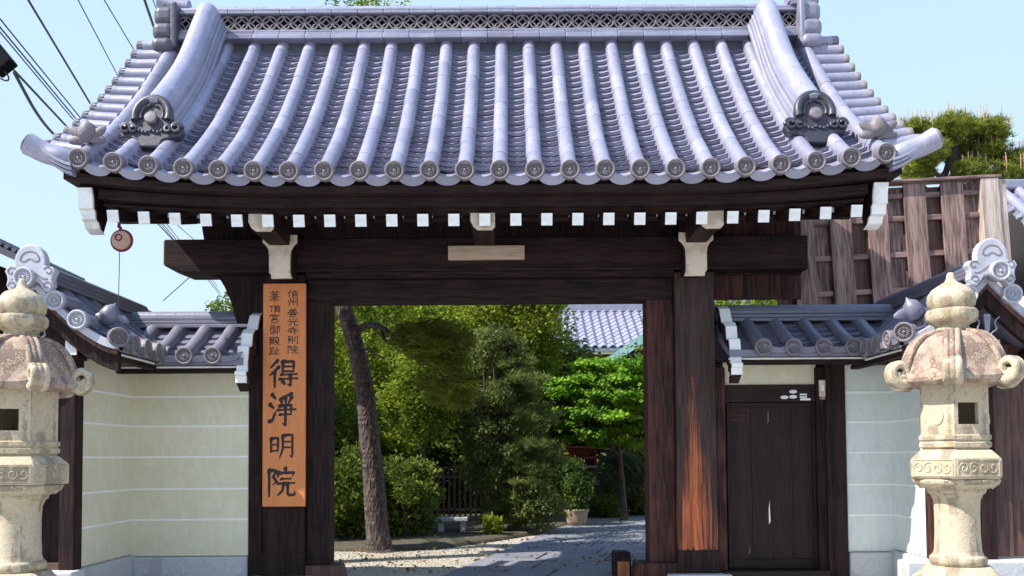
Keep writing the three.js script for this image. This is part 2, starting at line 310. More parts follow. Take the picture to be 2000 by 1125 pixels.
{
  // boarding under the tiles, both slopes
  const deck = [[-HALF - 0.05, -0.10], [-HALF / 2, -0.10], [0, -0.10], [HALF / 2, -0.10], [HALF + 0.05, -0.10], [HALF + 0.05, -0.17], [HALF / 2, -0.17], [0, -0.17], [-HALF / 2, -0.17], [-HALF - 0.05, -0.17]];
  const dense = []; for (let i = 0; i <= 20; i++) dense.push([lerp(-HALF - 0.05, HALF + 0.05, i / 20), -0.075]); for (let i = 20; i >= 0; i--) dense.push([lerp(-HALF - 0.05, HALF + 0.05, i / 20), -0.15]);
  part(gate, 'roof_boarding', roofSweep(dense, 0, 0.015, 1, 12), M.darkWood);
  const rear = roofSweep(deck.map(([x, h]) => [x, h + 0.14]), 0, -0.04, 1, 10);
  rear.scale(1, 1, -1); rear.translate(0, 0, 2 * (ZE - RUN));
  { const a = rear.attributes.position; for (let i = 0; i < a.count; i += 3) for (const at2 of Object.values(rear.attributes)) { const q = at2.itemSize, arr = at2.array; for (let e = 0; e < q; e++) { const t = arr[i * q + q + e]; arr[i * q + q + e] = arr[i * q + 2 * q + e]; arr[i * q + 2 * q + e] = t; } } rear.computeVertexNormals(); }
  part(gate, 'rear_roof_slope', boxUV(rear), M.tileB);
  const under = rear.clone(); under.translate(0, -0.105, 0); part(gate, 'roof_boarding', boxUV(under, 1, 'z'), M.darkWood);
  // rows of round cover tiles with their flower discs
  const shapes = {}, R = rng(3);
  for (let c = 0; c < NCOL; c++) {
    const dx = -HALF + c * PITCHX, nt = 10, prof = half(0.072, 0.05);
    let first = null;
    for (let t = 0; t < nt; t++) {
      const jog = (R() - 0.5) * 0.006, up = (R() - 0.5) * 0.004, list = [];
      for (const e of [0, 0.33, 0.66, 1.0]) {
        const l = (t + e) / nt * (LEN - 0.02), s = sAt(l), g = 1.012 - 0.013 * e;
        list.push(prof.map(([x, h]) => { const p = roofP(dx, s, h * g + 0.02 + up); p.x += x * g + jog; return p; }));
      }
      const m = part(gate, 'cover_tile', loft(list, { crease: 38, grain: 'z' }), [M.tile, M.tile, M.tileD, M.tileD, M.tileE, M.tileC][Math.floor(R() * 6)]);
      first ??= m;
    }
    const p = roofP(dx, 0, 0.012);
    part(first, 'flower_disc', DISC, M.tileDisc, { pos: V(p.x, p.y, p.z + 0.03), rot: [0.10, 0, R() * 0.3] });
  }
  // pan tiles between the rows: the thirteen lower courses one by one, the rest joined
  const PAN = panGeo(0.30, 0.165, 0.050, 0.037, 0, 10, 0.024), PANE = panGeo(0.315, 0.165, 0.055, 0.030, 0.085), rest = [], EXP = 0.131, tones = [M.tile, M.tileB, M.tileC, M.tileD, M.tileE];
  const nRow = Math.floor((LEN - 0.03) / EXP);
  for (let r = 0; r < nRow; r++) for (let c = 0; c < NCOL - 1; c++) {
    const dx = -HALF + (c + 0.5) * PITCHX, s = sAt(r * EXP + 0.01), p = roofP(dx, s, -0.018 + (R() - 0.5) * 0.004), n = roofN(s), t = roofT(s).negate();
    if (r === 0) p.addScaledVector(t, 0.055);
    const tilt = (lift(dx + 0.1) - lift(dx - 0.1)) / 0.2 * (1 - s), x = V(1, tilt, 0).normalize(), m = new THREE.Matrix4().makeBasis(x, n.clone().addScaledVector(x, -n.dot(x)).normalize(), t).setPosition(p);
    if (r < 13) part(gate, r ? 'pan_tile' : 'eave_pan_tile', r ? PAN : PANE, tones[Math.floor(R() * 5)], { matrix: m });
    else rest.push(PAN.clone().applyMatrix4(m));
  }
  part(gate, 'upper_pan_tiles', merge(rest), M.tile, { kind: 'stuff' });
  // verges: a bed, short sideways rolls, upturned corner roll, corner ornament, barge board
  for (const q of [-1, 1]) {
    const bed = [[q * 0.0, -0.02], [q * 0.30, -0.03], [q * 0.30, -0.09], [q * 0.0, -0.09]]; if (q < 0) bed.reverse();
    part(gate, 'verge_bed', roofSweep(bed, q * (HALF + 0.02), 0.03, 1, 12), M.tileB);
    for (let k = 0; k < 13; k++) {
      const s = sAt(0.22 + k * 0.243), a = roofP(q * (HALF + 0.05), s, 0.02), b = roofP(q * (HALF + 0.375), s, 0.012);
      const roll = part(gate, 'verge_tile', tube([a, b], (t) => 0.072 + 0.006 * (t > 0.8 ? 1 : 0), 14, { steps: 8 }), k % 3 ? M.tile : M.tileC);
      const d = DISC_SMALL; part(roll, 'flower_disc', d, M.tileDisc, { pos: V(b.x + q * 0.012, b.y, b.z), rot: [0, q * Math.PI / 2, 0] }).scale.setScalar(0.86);
    }
    const e = (dx, up, z = ZE - 0.02) => V(GX + q * dx, YE + lift(dx) + up, z);
    const c0 = e(HALF + 0.05, 0.0, ZE - 0.10), c1 = e(HALF + 0.17, 0.01), c2 = e(HALF + 0.33, 0.035), c3 = e(HALF + 0.475, 0.085, ZE + 0.02);
    const corner = part(gate, 'corner_roll', tube([c0, c1, c2, c3], (t) => 0.082 + 0.022 * t, 16, { steps: 20 }), M.tileC);
    const dir = c3.clone().sub(c2).normalize();
    const cm = new THREE.Matrix4().compose(c3, new THREE.Quaternion().setFromUnitVectors(V(0, 0, 1), dir), V(0.95, 0.95, 0.95)), cd = part(corner, 'flower_disc', DISC, M.tileDisc, { pos: V() });
    cm.decompose(cd.position, cd.quaternion, cd.scale);
    for (let k = 0; k < 3; k++) {                                             // stacked edge tiles below the corner roll
      const pts = [], z0 = ZE + 0.075 - k * 0.02, y0 = -0.045 - k * 0.036;
      for (let i = 0; i <= 6; i++) pts.push(e(HALF + 0.06 + i * 0.05, y0 - 0.03 + Math.pow(i / 6, 1.6) * 0.13, z0));
      part(gate, 'corner_pan_tile', loft(pts.map((p, i) => [V(p.x, p.y, p.z), V(p.x, p.y + 0.028, p.z), V(p.x, p.y + 0.04, p.z - 0.3), V(p.x, p.y, p.z - 0.3)]), { crease: 30 }), M.tileC);
    }
    // peach-shaped ornament with leaves on the verge roll
    const o = roofP(q * (HALF + 0.0), 0.105, 0.17), orn = [];
    const ball = lathe([[0, 0.13], [0.018, 0.115], [0.05, 0.095], [0.085, 0.05], [0.092, 0.0], [0.075, -0.05], [0.03, -0.075], [0, -0.08]], 16); ball.rotateX(0.35); orn.push(ball);
    for (const [sx, rz, l] of [[-1, 0.9, 0.16], [1, -0.9, 0.16], [-1, 1.6, 0.13], [1, -1.6, 0.13]]) { const g = new THREE.SphereGeometry(1, 10, 6); g.scale(0.045, l * 0.62, 0.03); g.translate(0, l * 0.62, 0); g.rotateZ(rz); g.translate(sx * 0.02, -0.06, 0.02); orn.push(boxUV(g)); }
    const om = merge(orn); om.translate(o.x, o.y, o.z); part(gate, 'corner_ornament', om, M.tileDisc);
    // barge board: follows the roof line, lower end cut in steps and painted white
    const top = [], bot = [], zr = ZE - RUN;
    for (let i = 0; i <= 16; i++) { const s = lerp(0.06, 1, i / 16); top.push([ZE - s * RUN, roofY(s) - 0.17 + lift(HALF) * (1 - s)]); bot.push([ZE - s * RUN - 0.1, roofY(s) - 0.47 + lift(HALF) * (1 - s)]); }
    const front = [[1.235, 3.885], [1.205, 3.79], [1.20, 3.70], [1.165, 3.69], [1.15, 3.61], [1.10, 3.60], [1.06, 3.545], [0.97, 3.515]];
    const tail = bot.filter(([z]) => z < 0.75), mid = top.map((p) => p);
    const outline = [...front, ...tail, [2 * zr - -0.2 - 0.9, 5.0]].slice(0, front.length + tail.length);
    const ring = [...outline, [zr, top[16][1]], ...mid.slice(0, 16).reverse().filter(([z]) => z < 1.2)];
    const bg = slab(ring.map(([z, y]) => [-z, y]), 0.12, { bevel: 0.004, grain: 'x' }); bg.rotateY(Math.PI / 2);   // (x, y) -> (-z, y)
    bg.translate(GX + q * (HALF + 0.02) - 0.06, 0, 0);
    const barge = part(gate, 'barge_board', bg, M.darkWood);
    const strip = []; for (const [z, y] of front) strip.push([V(GX + q * (HALF + 0.02) - 0.066, y, z + 0.012), V(GX + q * (HALF + 0.02) + 0.066, y, z + 0.012), V(GX + q * (HALF + 0.02) + 0.066, y, z - 0.02), V(GX + q * (HALF + 0.02) - 0.066, y, z - 0.02)]);
    part(barge, 'painted_end', loft(strip, { crease: 20 }), M.white, { label: 'white painted stepped end of the barge board' });
  }
  // descending ridges with demon-face end tiles
  for (const q of [-1, 1]) {
    const dx = q * (HALF - 1.5 * PITCHX), rise = (s) => 0.06 + 0.10 * sm(0.6, 1, s), s0 = 0.235, s1 = 0.985;
    const base = part(gate, 'descending_ridge', roofSweep(half(0.122, 0.03, 12).map(([x, h]) => [x, h * 1.0 + 0.215]), dx, s0 + 0.055, s1, 24, () => 1, rise), M.tileC);
    for (let k = 0; k < 4; k++) { const w = 0.136 + (3 - k) * 0.013, h0 = 0.0 + k * 0.054; part(base, 'ridge_course', roofSweep([[w, h0], [w, h0 + 0.034], [w - 0.018, h0 + 0.05], [-w + 0.018, h0 + 0.05], [-w, h0 + 0.034], [-w, h0]], dx, s0 + 0.045, s1, 20, () => 1, rise), k % 2 ? M.tileB : M.tile); }
    const p = roofP(dx, s0 - 0.012, 0.03), n = [];
    const pt = []; for (let i = 0; i <= 14; i++) { const a = Math.PI * i / 14; pt.push([0.20 * Math.cos(a), 0.20 + 0.22 * Math.sin(a)]); }
    const shield = [[0.30, -0.02], [0.335, 0.05], [0.31, 0.11], [0.25, 0.12], ...pt, [-0.25, 0.12], [-0.31, 0.11], [-0.335, 0.05], [-0.30, -0.02], [-0.20, -0.035], [-0.13, -0.06], [-0.11, -0.13], [0.11, -0.13], [0.13, -0.06], [0.20, -0.035]];
    n.push(slab(shield, 0.10, { bevel: 0.015, seg: 2 }));
    const arch = []; for (let i = 0; i <= 12; i++) { const a = Math.PI * (-0.08 + 1.16 * i / 12); arch.push(V(0.178 * Math.cos(a), 0.20 + 0.19 * Math.sin(a), 0.10)); } n.push(tube(arch, 0.045, 10));
    { const inner = arch.map((p) => V(p.x * 0.66, 0.20 + (p.y - 0.20) * 0.66 + 0.005, 0.104)); n.push(tube(inner, 0.018, 8)); for (let i = 0; i < 7; i++) { const g = new THREE.SphereGeometry(0.022, 8, 6); g.translate(-0.12 + i * 0.04, 0.03 + 0.012 * Math.cos(i * 2), 0.10); n.push(boxUV(g)); } }
    for (const e of [-1, 1]) {
      for (const [cx, cy, r] of [[0.27, 0.065, 0.062], [0.185, 0.055, 0.045]]) { const sp = []; for (let i = 0; i <= 14; i++) { const a = i / 14 * 4.2 * Math.PI / 1.4, rr = r * (1 - 0.72 * i / 14); sp.push(V(e * (cx + rr * Math.cos(a)), cy + rr * Math.sin(a), 0.10 + 0.002 * i)); } n.push(tube(sp, 0.018, 6, { steps: 30 })); }
      const br = []; for (let i = 0; i <= 6; i++) br.push(V(e * (0.03 + 0.02 * i), 0.30 + 0.02 * Math.sin(i), 0.105)); n.push(tube(br, 0.017, 6));
    }
    const og = merge(n); og.scale(0.92, 1.0, 1); og.rotateX(-0.22); og.translate(p.x, p.y + 0.01, p.z + 0.02); const oni = part(gate, 'ridge_end_tile', og, M.tileBlack);
    part(oni, 'crest_disc', boxUV((() => { const g = lathe([[0, 0.03], [0.05, 0.03], [0.062, 0.022], [0.062, -0.03], [0, -0.03]], 20); g.rotateX(Math.PI / 2); return g; })()), M.tileDisc, { pos: V(p.x, p.y + 0.20, p.z + 0.095), rot: [-0.22, 0, 0] });
  }
  // main ridge: courses, row of openwork rings, upper courses, round cap
  const zr = ZE - RUN, y0 = roofY(1) - 0.105, xa = GX - HALF + 0.06, xb = GX + HALF - 0.06;
  part(gate, 'ridge_base', box(xa, xb, y0 - 0.12, y0 + 0.02, zr - 0.12, zr + 0.12, 0.01, 'x'), M.tileDark);  // dark tile paints in the shadow under the ridge courses
  const R2 = rng(8), course = (name, h0, h1, d, mat) => { const k = 24; for (let i = 0; i < k; i++) { const a = lerp(xa, xb, i / k) + 0.0006, b = lerp(xa, xb, (i + 1) / k) - 0.0006; part(gate, name, box(a, b, h0, h1, zr - d, zr + d + (R2() - 0.5) * 0.008, 0.01, 'x'), [mat, M.tileB, mat][Math.floor(R2() * 3)]); } };
  course('ridge_tile', y0 + 0.02, y0 + 0.075, 0.26, M.tileC);
  course('ridge_tile', y0 + 0.079, y0 + 0.115, 0.225, M.tile);
  course('ridge_tile', y0 + 0.119, y0 + 0.152, 0.21, M.tile);
  part(gate, 'void_backing', box(xa, xb, y0 + 0.12, y0 + 0.35, zr - 0.10, zr + 0.10, 0, 'x'), M.black);  // black box stands for the darkness of the hollow behind the rings
  const N = 44, pr = (xb - xa - 0.2) / (N - 1) / 2, bits = [new THREE.TorusGeometry(0.080, 0.0115, 6, 24)];
  for (const [sx, sy, a] of [[1, 1, Math.PI], [-1, 1, -Math.PI / 2], [-1, -1, 0], [1, -1, Math.PI / 2]]) { const g = new THREE.TorusGeometry(0.080, 0.0105, 6, 8, Math.PI / 2); g.rotateZ(a); g.translate(sx * pr, sy * 0.080, -0.006); bits.push(g); }
  const ring = boxUV(merge(bits));
  for (let i = 0; i < N; i++) part(gate, 'openwork_ring', ring, M.tileDisc, { pos: V(lerp(xa + 0.10, xb - 0.10, i / (N - 1)), y0 + 0.245, zr + 0.17), rot: [-0.05, 0, 0] });
  course('ridge_tile', y0 + 0.338, y0 + 0.372, 0.215, M.tile);
  course('ridge_tile', y0 + 0.376, y0 + 0.408, 0.20, M.tile);
  for (let i = 0; i < 22; i++) { const a = lerp(xa, xb, i / 22), b = lerp(xa, xb, (i + 1) / 22) - 0.002, g = new THREE.CylinderGeometry(0.092, 0.096, b - a, 16); g.rotateZ(Math.PI / 2); g.translate((a + b) / 2, y0 + 0.425, zr); part(gate, 'ridge_cap_tile', boxUV(g), i % 3 ? M.tile : M.tileC); }
  // end ornaments of the main ridge, faces turned to the gable
  for (const q of [-1, 1]) {
    const x = q > 0 ? xb : xa, lobes = [];
    const lobe = (h, r, w) => { const g = new THREE.CylinderGeometry(r, r, w, 20); g.rotateX(Math.PI / 2); g.translate(x + q * 0.11, h, zr); return boxUV(g); };
    lobes.push(box(x - 0.03, x + 0.05, y0 - 0.10, y0 + 0.44, zr - 0.33, zr + 0.33, 0.03));
    for (const [h, r, w] of [[y0 + 0.30, 0.115, 0.60], [y0 + 0.10, 0.105, 0.68], [y0 - 0.07, 0.09, 0.74]]) { const g = new RoundedBoxGeometry(0.26, r * 2, w, 4, 0.085); g.translate(x + q * 0.11, h, zr); lobes.push(boxUV(g)); }
    lobes.push(box(x - 0.10, x + q * 0.2 , y0 + 0.40, y0 + 0.43, zr - 0.24, zr + 0.24, 0.01), box(x - 0.12, x + q * 0.16, y0 + 0.435, y0 + 0.46, zr - 0.22, zr + 0.22, 0.01));
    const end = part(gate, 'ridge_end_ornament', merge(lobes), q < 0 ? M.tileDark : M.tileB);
    part(end, 'crowning_roll', tube([V(x - q * 0.08, y0 + 0.52, zr), V(x + q * 0.10, y0 + 0.545, zr), V(x + q * 0.27, y0 + 0.60, zr)], 0.085, 14), M.tile);
  }
}
// ------------------------------------------------------------------ timber frame of the gate
{
  const LP = [-2.635, -2.19], RP = [1.735, 2.16];
  // right post: dark stain worn off the front in a tall tongue of bare orange wood
  const streak = noiseXY(301, 26, 5), streak2 = noiseXY(302, 60, 9), broad = noiseXY(303, 5, 9);
  const worn = texture(256, (x, y) => {
    const h = y * 3.4, w = woodGrain(x * 0.44, y * 3.4), wob = x + 0.05 * (broad(x, y) - 0.5), s1 = streak(wob, y), s2 = streak2(wob, y * 2);
    const base = mix3([0.011, 0.0050, 0.0043], [0.058, 0.024, 0.019], sm(0.25, 0.8, w));
    const half2 = 0.50 * (1 - Math.pow(sm(0.70, 2.15, h), 0.75)), d = (half2 - Math.abs(x - 0.46 + 0.06 * sm(0.9, 1.9, h))) / 0.22;
    const gone = clamp(0.42 * d + 0.28 + 0.50 * (s1 - 0.5) + 0.40 * (s2 - 0.5), 0, 1) * sm(0.365, 0.40, h + 0.05 * (s2 - 0.5)) * (h > 2.2 ? 0 : 1);
    const bare = mix3(mix3([0.10, 0.022, 0.010], [0.40, 0.092, 0.028], sm(0.2, 0.6, 0.5 * s1 + 0.5 * w)), [0.56, 0.155, 0.046], sm(0.45, 0.8, s2) * sm(0.35, 0.7, w));
    return mix3(base, bare, gone * gone * (3 - 2 * gone));
  }, true, 1024);
  M.wornWood = std({ map: worn, roughness: 0.7, bumpMap: grainBump, bumpScale: 0.003 });
  const post = (x0, x1, mat, label) => {
    const g = box(x0, x1, 0.30, 3.32, -0.44, 0, 0.012);
    if (mat === M.wornWood) { const p = g.attributes.position, uv = g.attributes.uv; for (let i = 0; i < p.count; i++) uv.setXY(i, clamp(Math.abs(p.getZ(i)) < 0.02 ? (p.getX(i) - x0) / (x1 - x0) : 0.002, 0.002, 0.998), p.getY(i) / 3.4); }
    const m = part(gate, 'main_post', g, mat, { label });
    part(m, 'foot_casing', box(x0 - 0.012, x1 + 0.012, 0.13, 0.37, -0.452, 0.012, 0.01), M.darkWood);
    part(gate, 'base_stone', box(x0 - 0.12, x1 + 0.12, -0.05, 0.13, -0.56, 0.12, 0.02), M.footing);
  };
  post(LP[0], LP[1], M.darkWood);
  post(RP[0], RP[1], M.wornWood, 'dark post with a tongue of worn orange wood on its front');
  // jambs and their sill blocks
  part(gate, 'jamb_post', box(LP[1] + 0.003, -1.945, 0.14, 3.04, -0.36, -0.07, 0.01), M.darkWood);
  part(gate, 'jamb_post', box(1.445, RP[0] - 0.003, 0.14, 3.04, -0.36, -0.07, 0.01), M.brownWood);
  part(gate, 'sill_block', slab([[-2.20, 0.0], [-1.76, 0.0], [-1.825, 0.235], [-2.20, 0.235]], 0.30, { bevel: 0.008 }).translate(0, 0, -0.30), M.redWood);
  part(gate, 'sill_block', slab([[1.26, 0.0], [1.735, 0.0], [1.735, 0.24], [1.30, 0.24]], 0.30, { bevel: 0.008 }).translate(0, 0, -0.30), M.brownWood);
  // beams
  const kab = slab([[-3.685, 3.42], [-3.50, 3.345], [3.16, 3.345], [3.16, 3.70], [-3.685, 3.70]], 0.42, { bevel: 0.01, grain: 'x' }); kab.translate(0, 0, -0.40);
  part(gate, 'crossbeam', kab, M.darkWood);
  part(gate, 'beam_end', box(-3.70, -3.688, 3.435, 3.69, -0.385, 0.0, 0.003), M.redWood);
  part(gate, 'lower_crossbeam', box(LP[1] + 0.004, RP[0] - 0.004, 3.28, 3.342, -0.36, 0.006, 0.006, 'x'), M.darkWood);
  part(gate, 'lintel', box(LP[1] + 0.004, RP[0] - 0.004, 3.035, 3.278, -0.34, -0.08, 0.01, 'x'), M.darkWood);
  // arms reaching forward to the eave, with cream painted ends and cream brackets under them
  for (const [x, br] of [[-2.37, 1], [GX - 0.012, 0], [1.90, 1]]) {
    const arm = part(gate, 'arm_beam', box(x - 0.105, x + 0.105, 3.70, 3.83, -1.6, 0.60, 0.01, 'z'), M.darkWood);
    part(gate, 'arm_nose', box(x - 0.105, x + 0.105, 3.545, 3.72, 0.3, 1.02, 0.008, 'z'), M.darkWood);
    const nose = slab([[-0.115, 3.74], [-0.115, 3.60], [-0.085, 3.545], [-0.045, 3.515], [0.09, 3.515], [0.118, 3.545], [0.118, 3.74]], 0.05, { bevel: 0.006 });
    nose.translate(x, 0, 1.022); part(arm, 'painted_nose', nose, M.cream, { label: 'cream painted end of the arm beam' });
    if (!br) continue;
    const q = x < 0 ? 1 : -1, b = [[-0.175, 3.655], [-0.175, 3.575], [-0.14, 3.545], [-0.115, 3.50], [-0.108, 3.44], [-0.108, 3.265], [-0.085, 3.235], [-0.085, 3.205], [0.125, 3.205], [0.108, 3.265], [0.108, 3.44], [0.115, 3.50], [0.14, 3.545], [0.175, 3.575], [0.175, 3.655], [0.108, 3.655], [0.108, 3.595], [-0.108, 3.595], [-0.108, 3.655]].map(([a, c]) => [a * q, c]);
    if (q < 0) b.reverse();
    part(gate, 'bracket_post', box(x - 0.1, x + 0.1, 3.25, 3.59, 0.022, 0.32, 0.006), M.darkWood);
    const bg = slab(b, 0.045, { bevel: 0.006 }); bg.translate(x, 0, 0.322); part(gate, 'painted_bracket', bg, M.cream, { label: 'cream painted bracket in front of the post head' });
    part(gate, 'arm_nose', box(x - 0.10, x + 0.10, 3.60, 3.70, 0.03, 0.42, 0.006, 'z'), M.darkWood);
  }
  part(gate, 'eave_purlin', box(GX - HALF, GX + HALF, 3.74, 3.86, 0.48, 0.62, 0.01, 'x'), M.darkWood);
  // rafters in two tiers with white painted ends
  const xr0 = -3.714, step = 0.2894;
  for (let i = 0; i < 25; i++) {
    const x = xr0 + i * step, up = lift(x - GX) * 0.55;
    const g = new THREE.BoxGeometry(0.098, 0.105, 0.46); const f = part(gate, 'rafter', boxUV(g, 1, 'z'), M.darkWood, { pos: V(x, 3.577 + up + 0.062, 0.955), rot: [0.27, 0, 0] });
    part(f, 'painted_end', boxUV(new THREE.BoxGeometry(0.103, 0.112, 0.014)), M.white, { pos: V(0, 0, 0.232), local: true });
    const b = part(gate, 'base_rafter', boxUV(new THREE.BoxGeometry(0.095, 0.10, 1.5), 1, 'z'), M.darkWood, { pos: V(x, 4.05 + up * 0.5, -0.02), rot: [0.36, 0, 0] });
    part(b, 'painted_end', boxUV(new THREE.BoxGeometry(0.098, 0.103, 0.012)), M.white, { pos: V(0, 0, 0.754), local: true });
  }
  // eave boards that follow the upturned eave line
  const board = (h0, h1, z0, z1, ext, f) => { const rings = []; for (let i = 0; i <= 32; i++) { const d = lerp(-HALF - ext, HALF + ext, i / 32), u = lift(d) * f; rings.push([V(GX + d, h0 + u, z1), V(GX + d, h1 + u, z1), V(GX + d, h1 + u, z0), V(GX + d, h0 + u, z0)]); } return loft(rings, { crease: 25, grain: 'x' }); };
  part(gate, 'eave_fascia', board(3.70, 3.792, 0.98, 1.20, -0.09, 0.8), M.darkWood);
  part(gate, 'eave_board', board(3.796, 3.868, 0.60, 1.315, 0.18, 0.95), M.darkWood);
  part(gate, 'rafter_bearer', board(3.672, 3.70, 0.98, 1.12, -0.1, 0.6), M.darkWood);
  part(gate, 'soffit', board(3.93, 3.95, 0.0, 1.0, -0.1, 0.6), M.darkWood);
  // rear frame, roof ties
  for (const x of [-2.55, 2.06]) part(gate, 'rear_post', box(x - 0.15, x + 0.15, 0, 4.0, -2.45, -2.15, 0.01), M.darkWood);
  part(gate, 'rear_beam', box(-3.6, 3.1, 3.70, 3.98, -2.45, -2.15, 0.01, 'x'), M.darkWood);
  for (const x of [-2.41, 1.95]) { part(gate, 'tie_beam', box(x - 0.13, x + 0.13, 3.84, 4.10, -2.6, 0.3, 0.01, 'z'), M.darkWood); part(gate, 'king_post', box(x - 0.12, x + 0.12, 4.1, 6.1, zc() - 0.12, zc() + 0.12, 0.01), M.darkWood); }
  function zc() { return ZE - RUN; }
  part(gate, 'ridge_beam', box(-3.75, 3.25, 5.75, 6.0, zc() - 0.13, zc() + 0.13, 0.01, 'x'), M.darkWood);
  // gable infill above the beam, left brace, right boarded panels
  part(gate, 'infill_board', slab([[-3.33, 3.702], [-2.5, 3.702], [-2.5, 4.3], [-3.45, 4.3], [-3.42, 3.98], [-3.37, 3.95]], 0.05).translate(0, 0, -0.24), M.darkWood);
  part(gate, 'brace', slab([[-3.26, 3.344], [-3.16, 3.32], [-3.10, 3.22], [-3.03, 3.06], [-2.96, 2.80], [-2.64, 2.80], [-2.64, 3.344]], 0.14, { bevel: 0.008 }).translate(0, 0, -0.30), M.darkWood);
  part(gate, 'infill_board', box(2.16, 3.155, 3.702, 4.25, -0.24, -0.19, 0), M.brownWood);
  for (const [a, b] of [[2.163, 2.55], [2.556, 2.96], [2.966, 3.155]]) part(gate, 'infill_board', box(a, b, 3.06, 3.343, -0.27, -0.22, 0.004), M.brownWood);
  for (const x of [2.55, 2.963]) part(gate, 'batten', box(x - 0.02, x + 0.02, 3.06, 3.343, -0.222, -0.20, 0.004), M.darkWood);
  part(gate, 'batten', box(2.163, 3.155, 3.32, 3.345, -0.219, -0.185, 0.003, 'x'), M.darkWood);
}
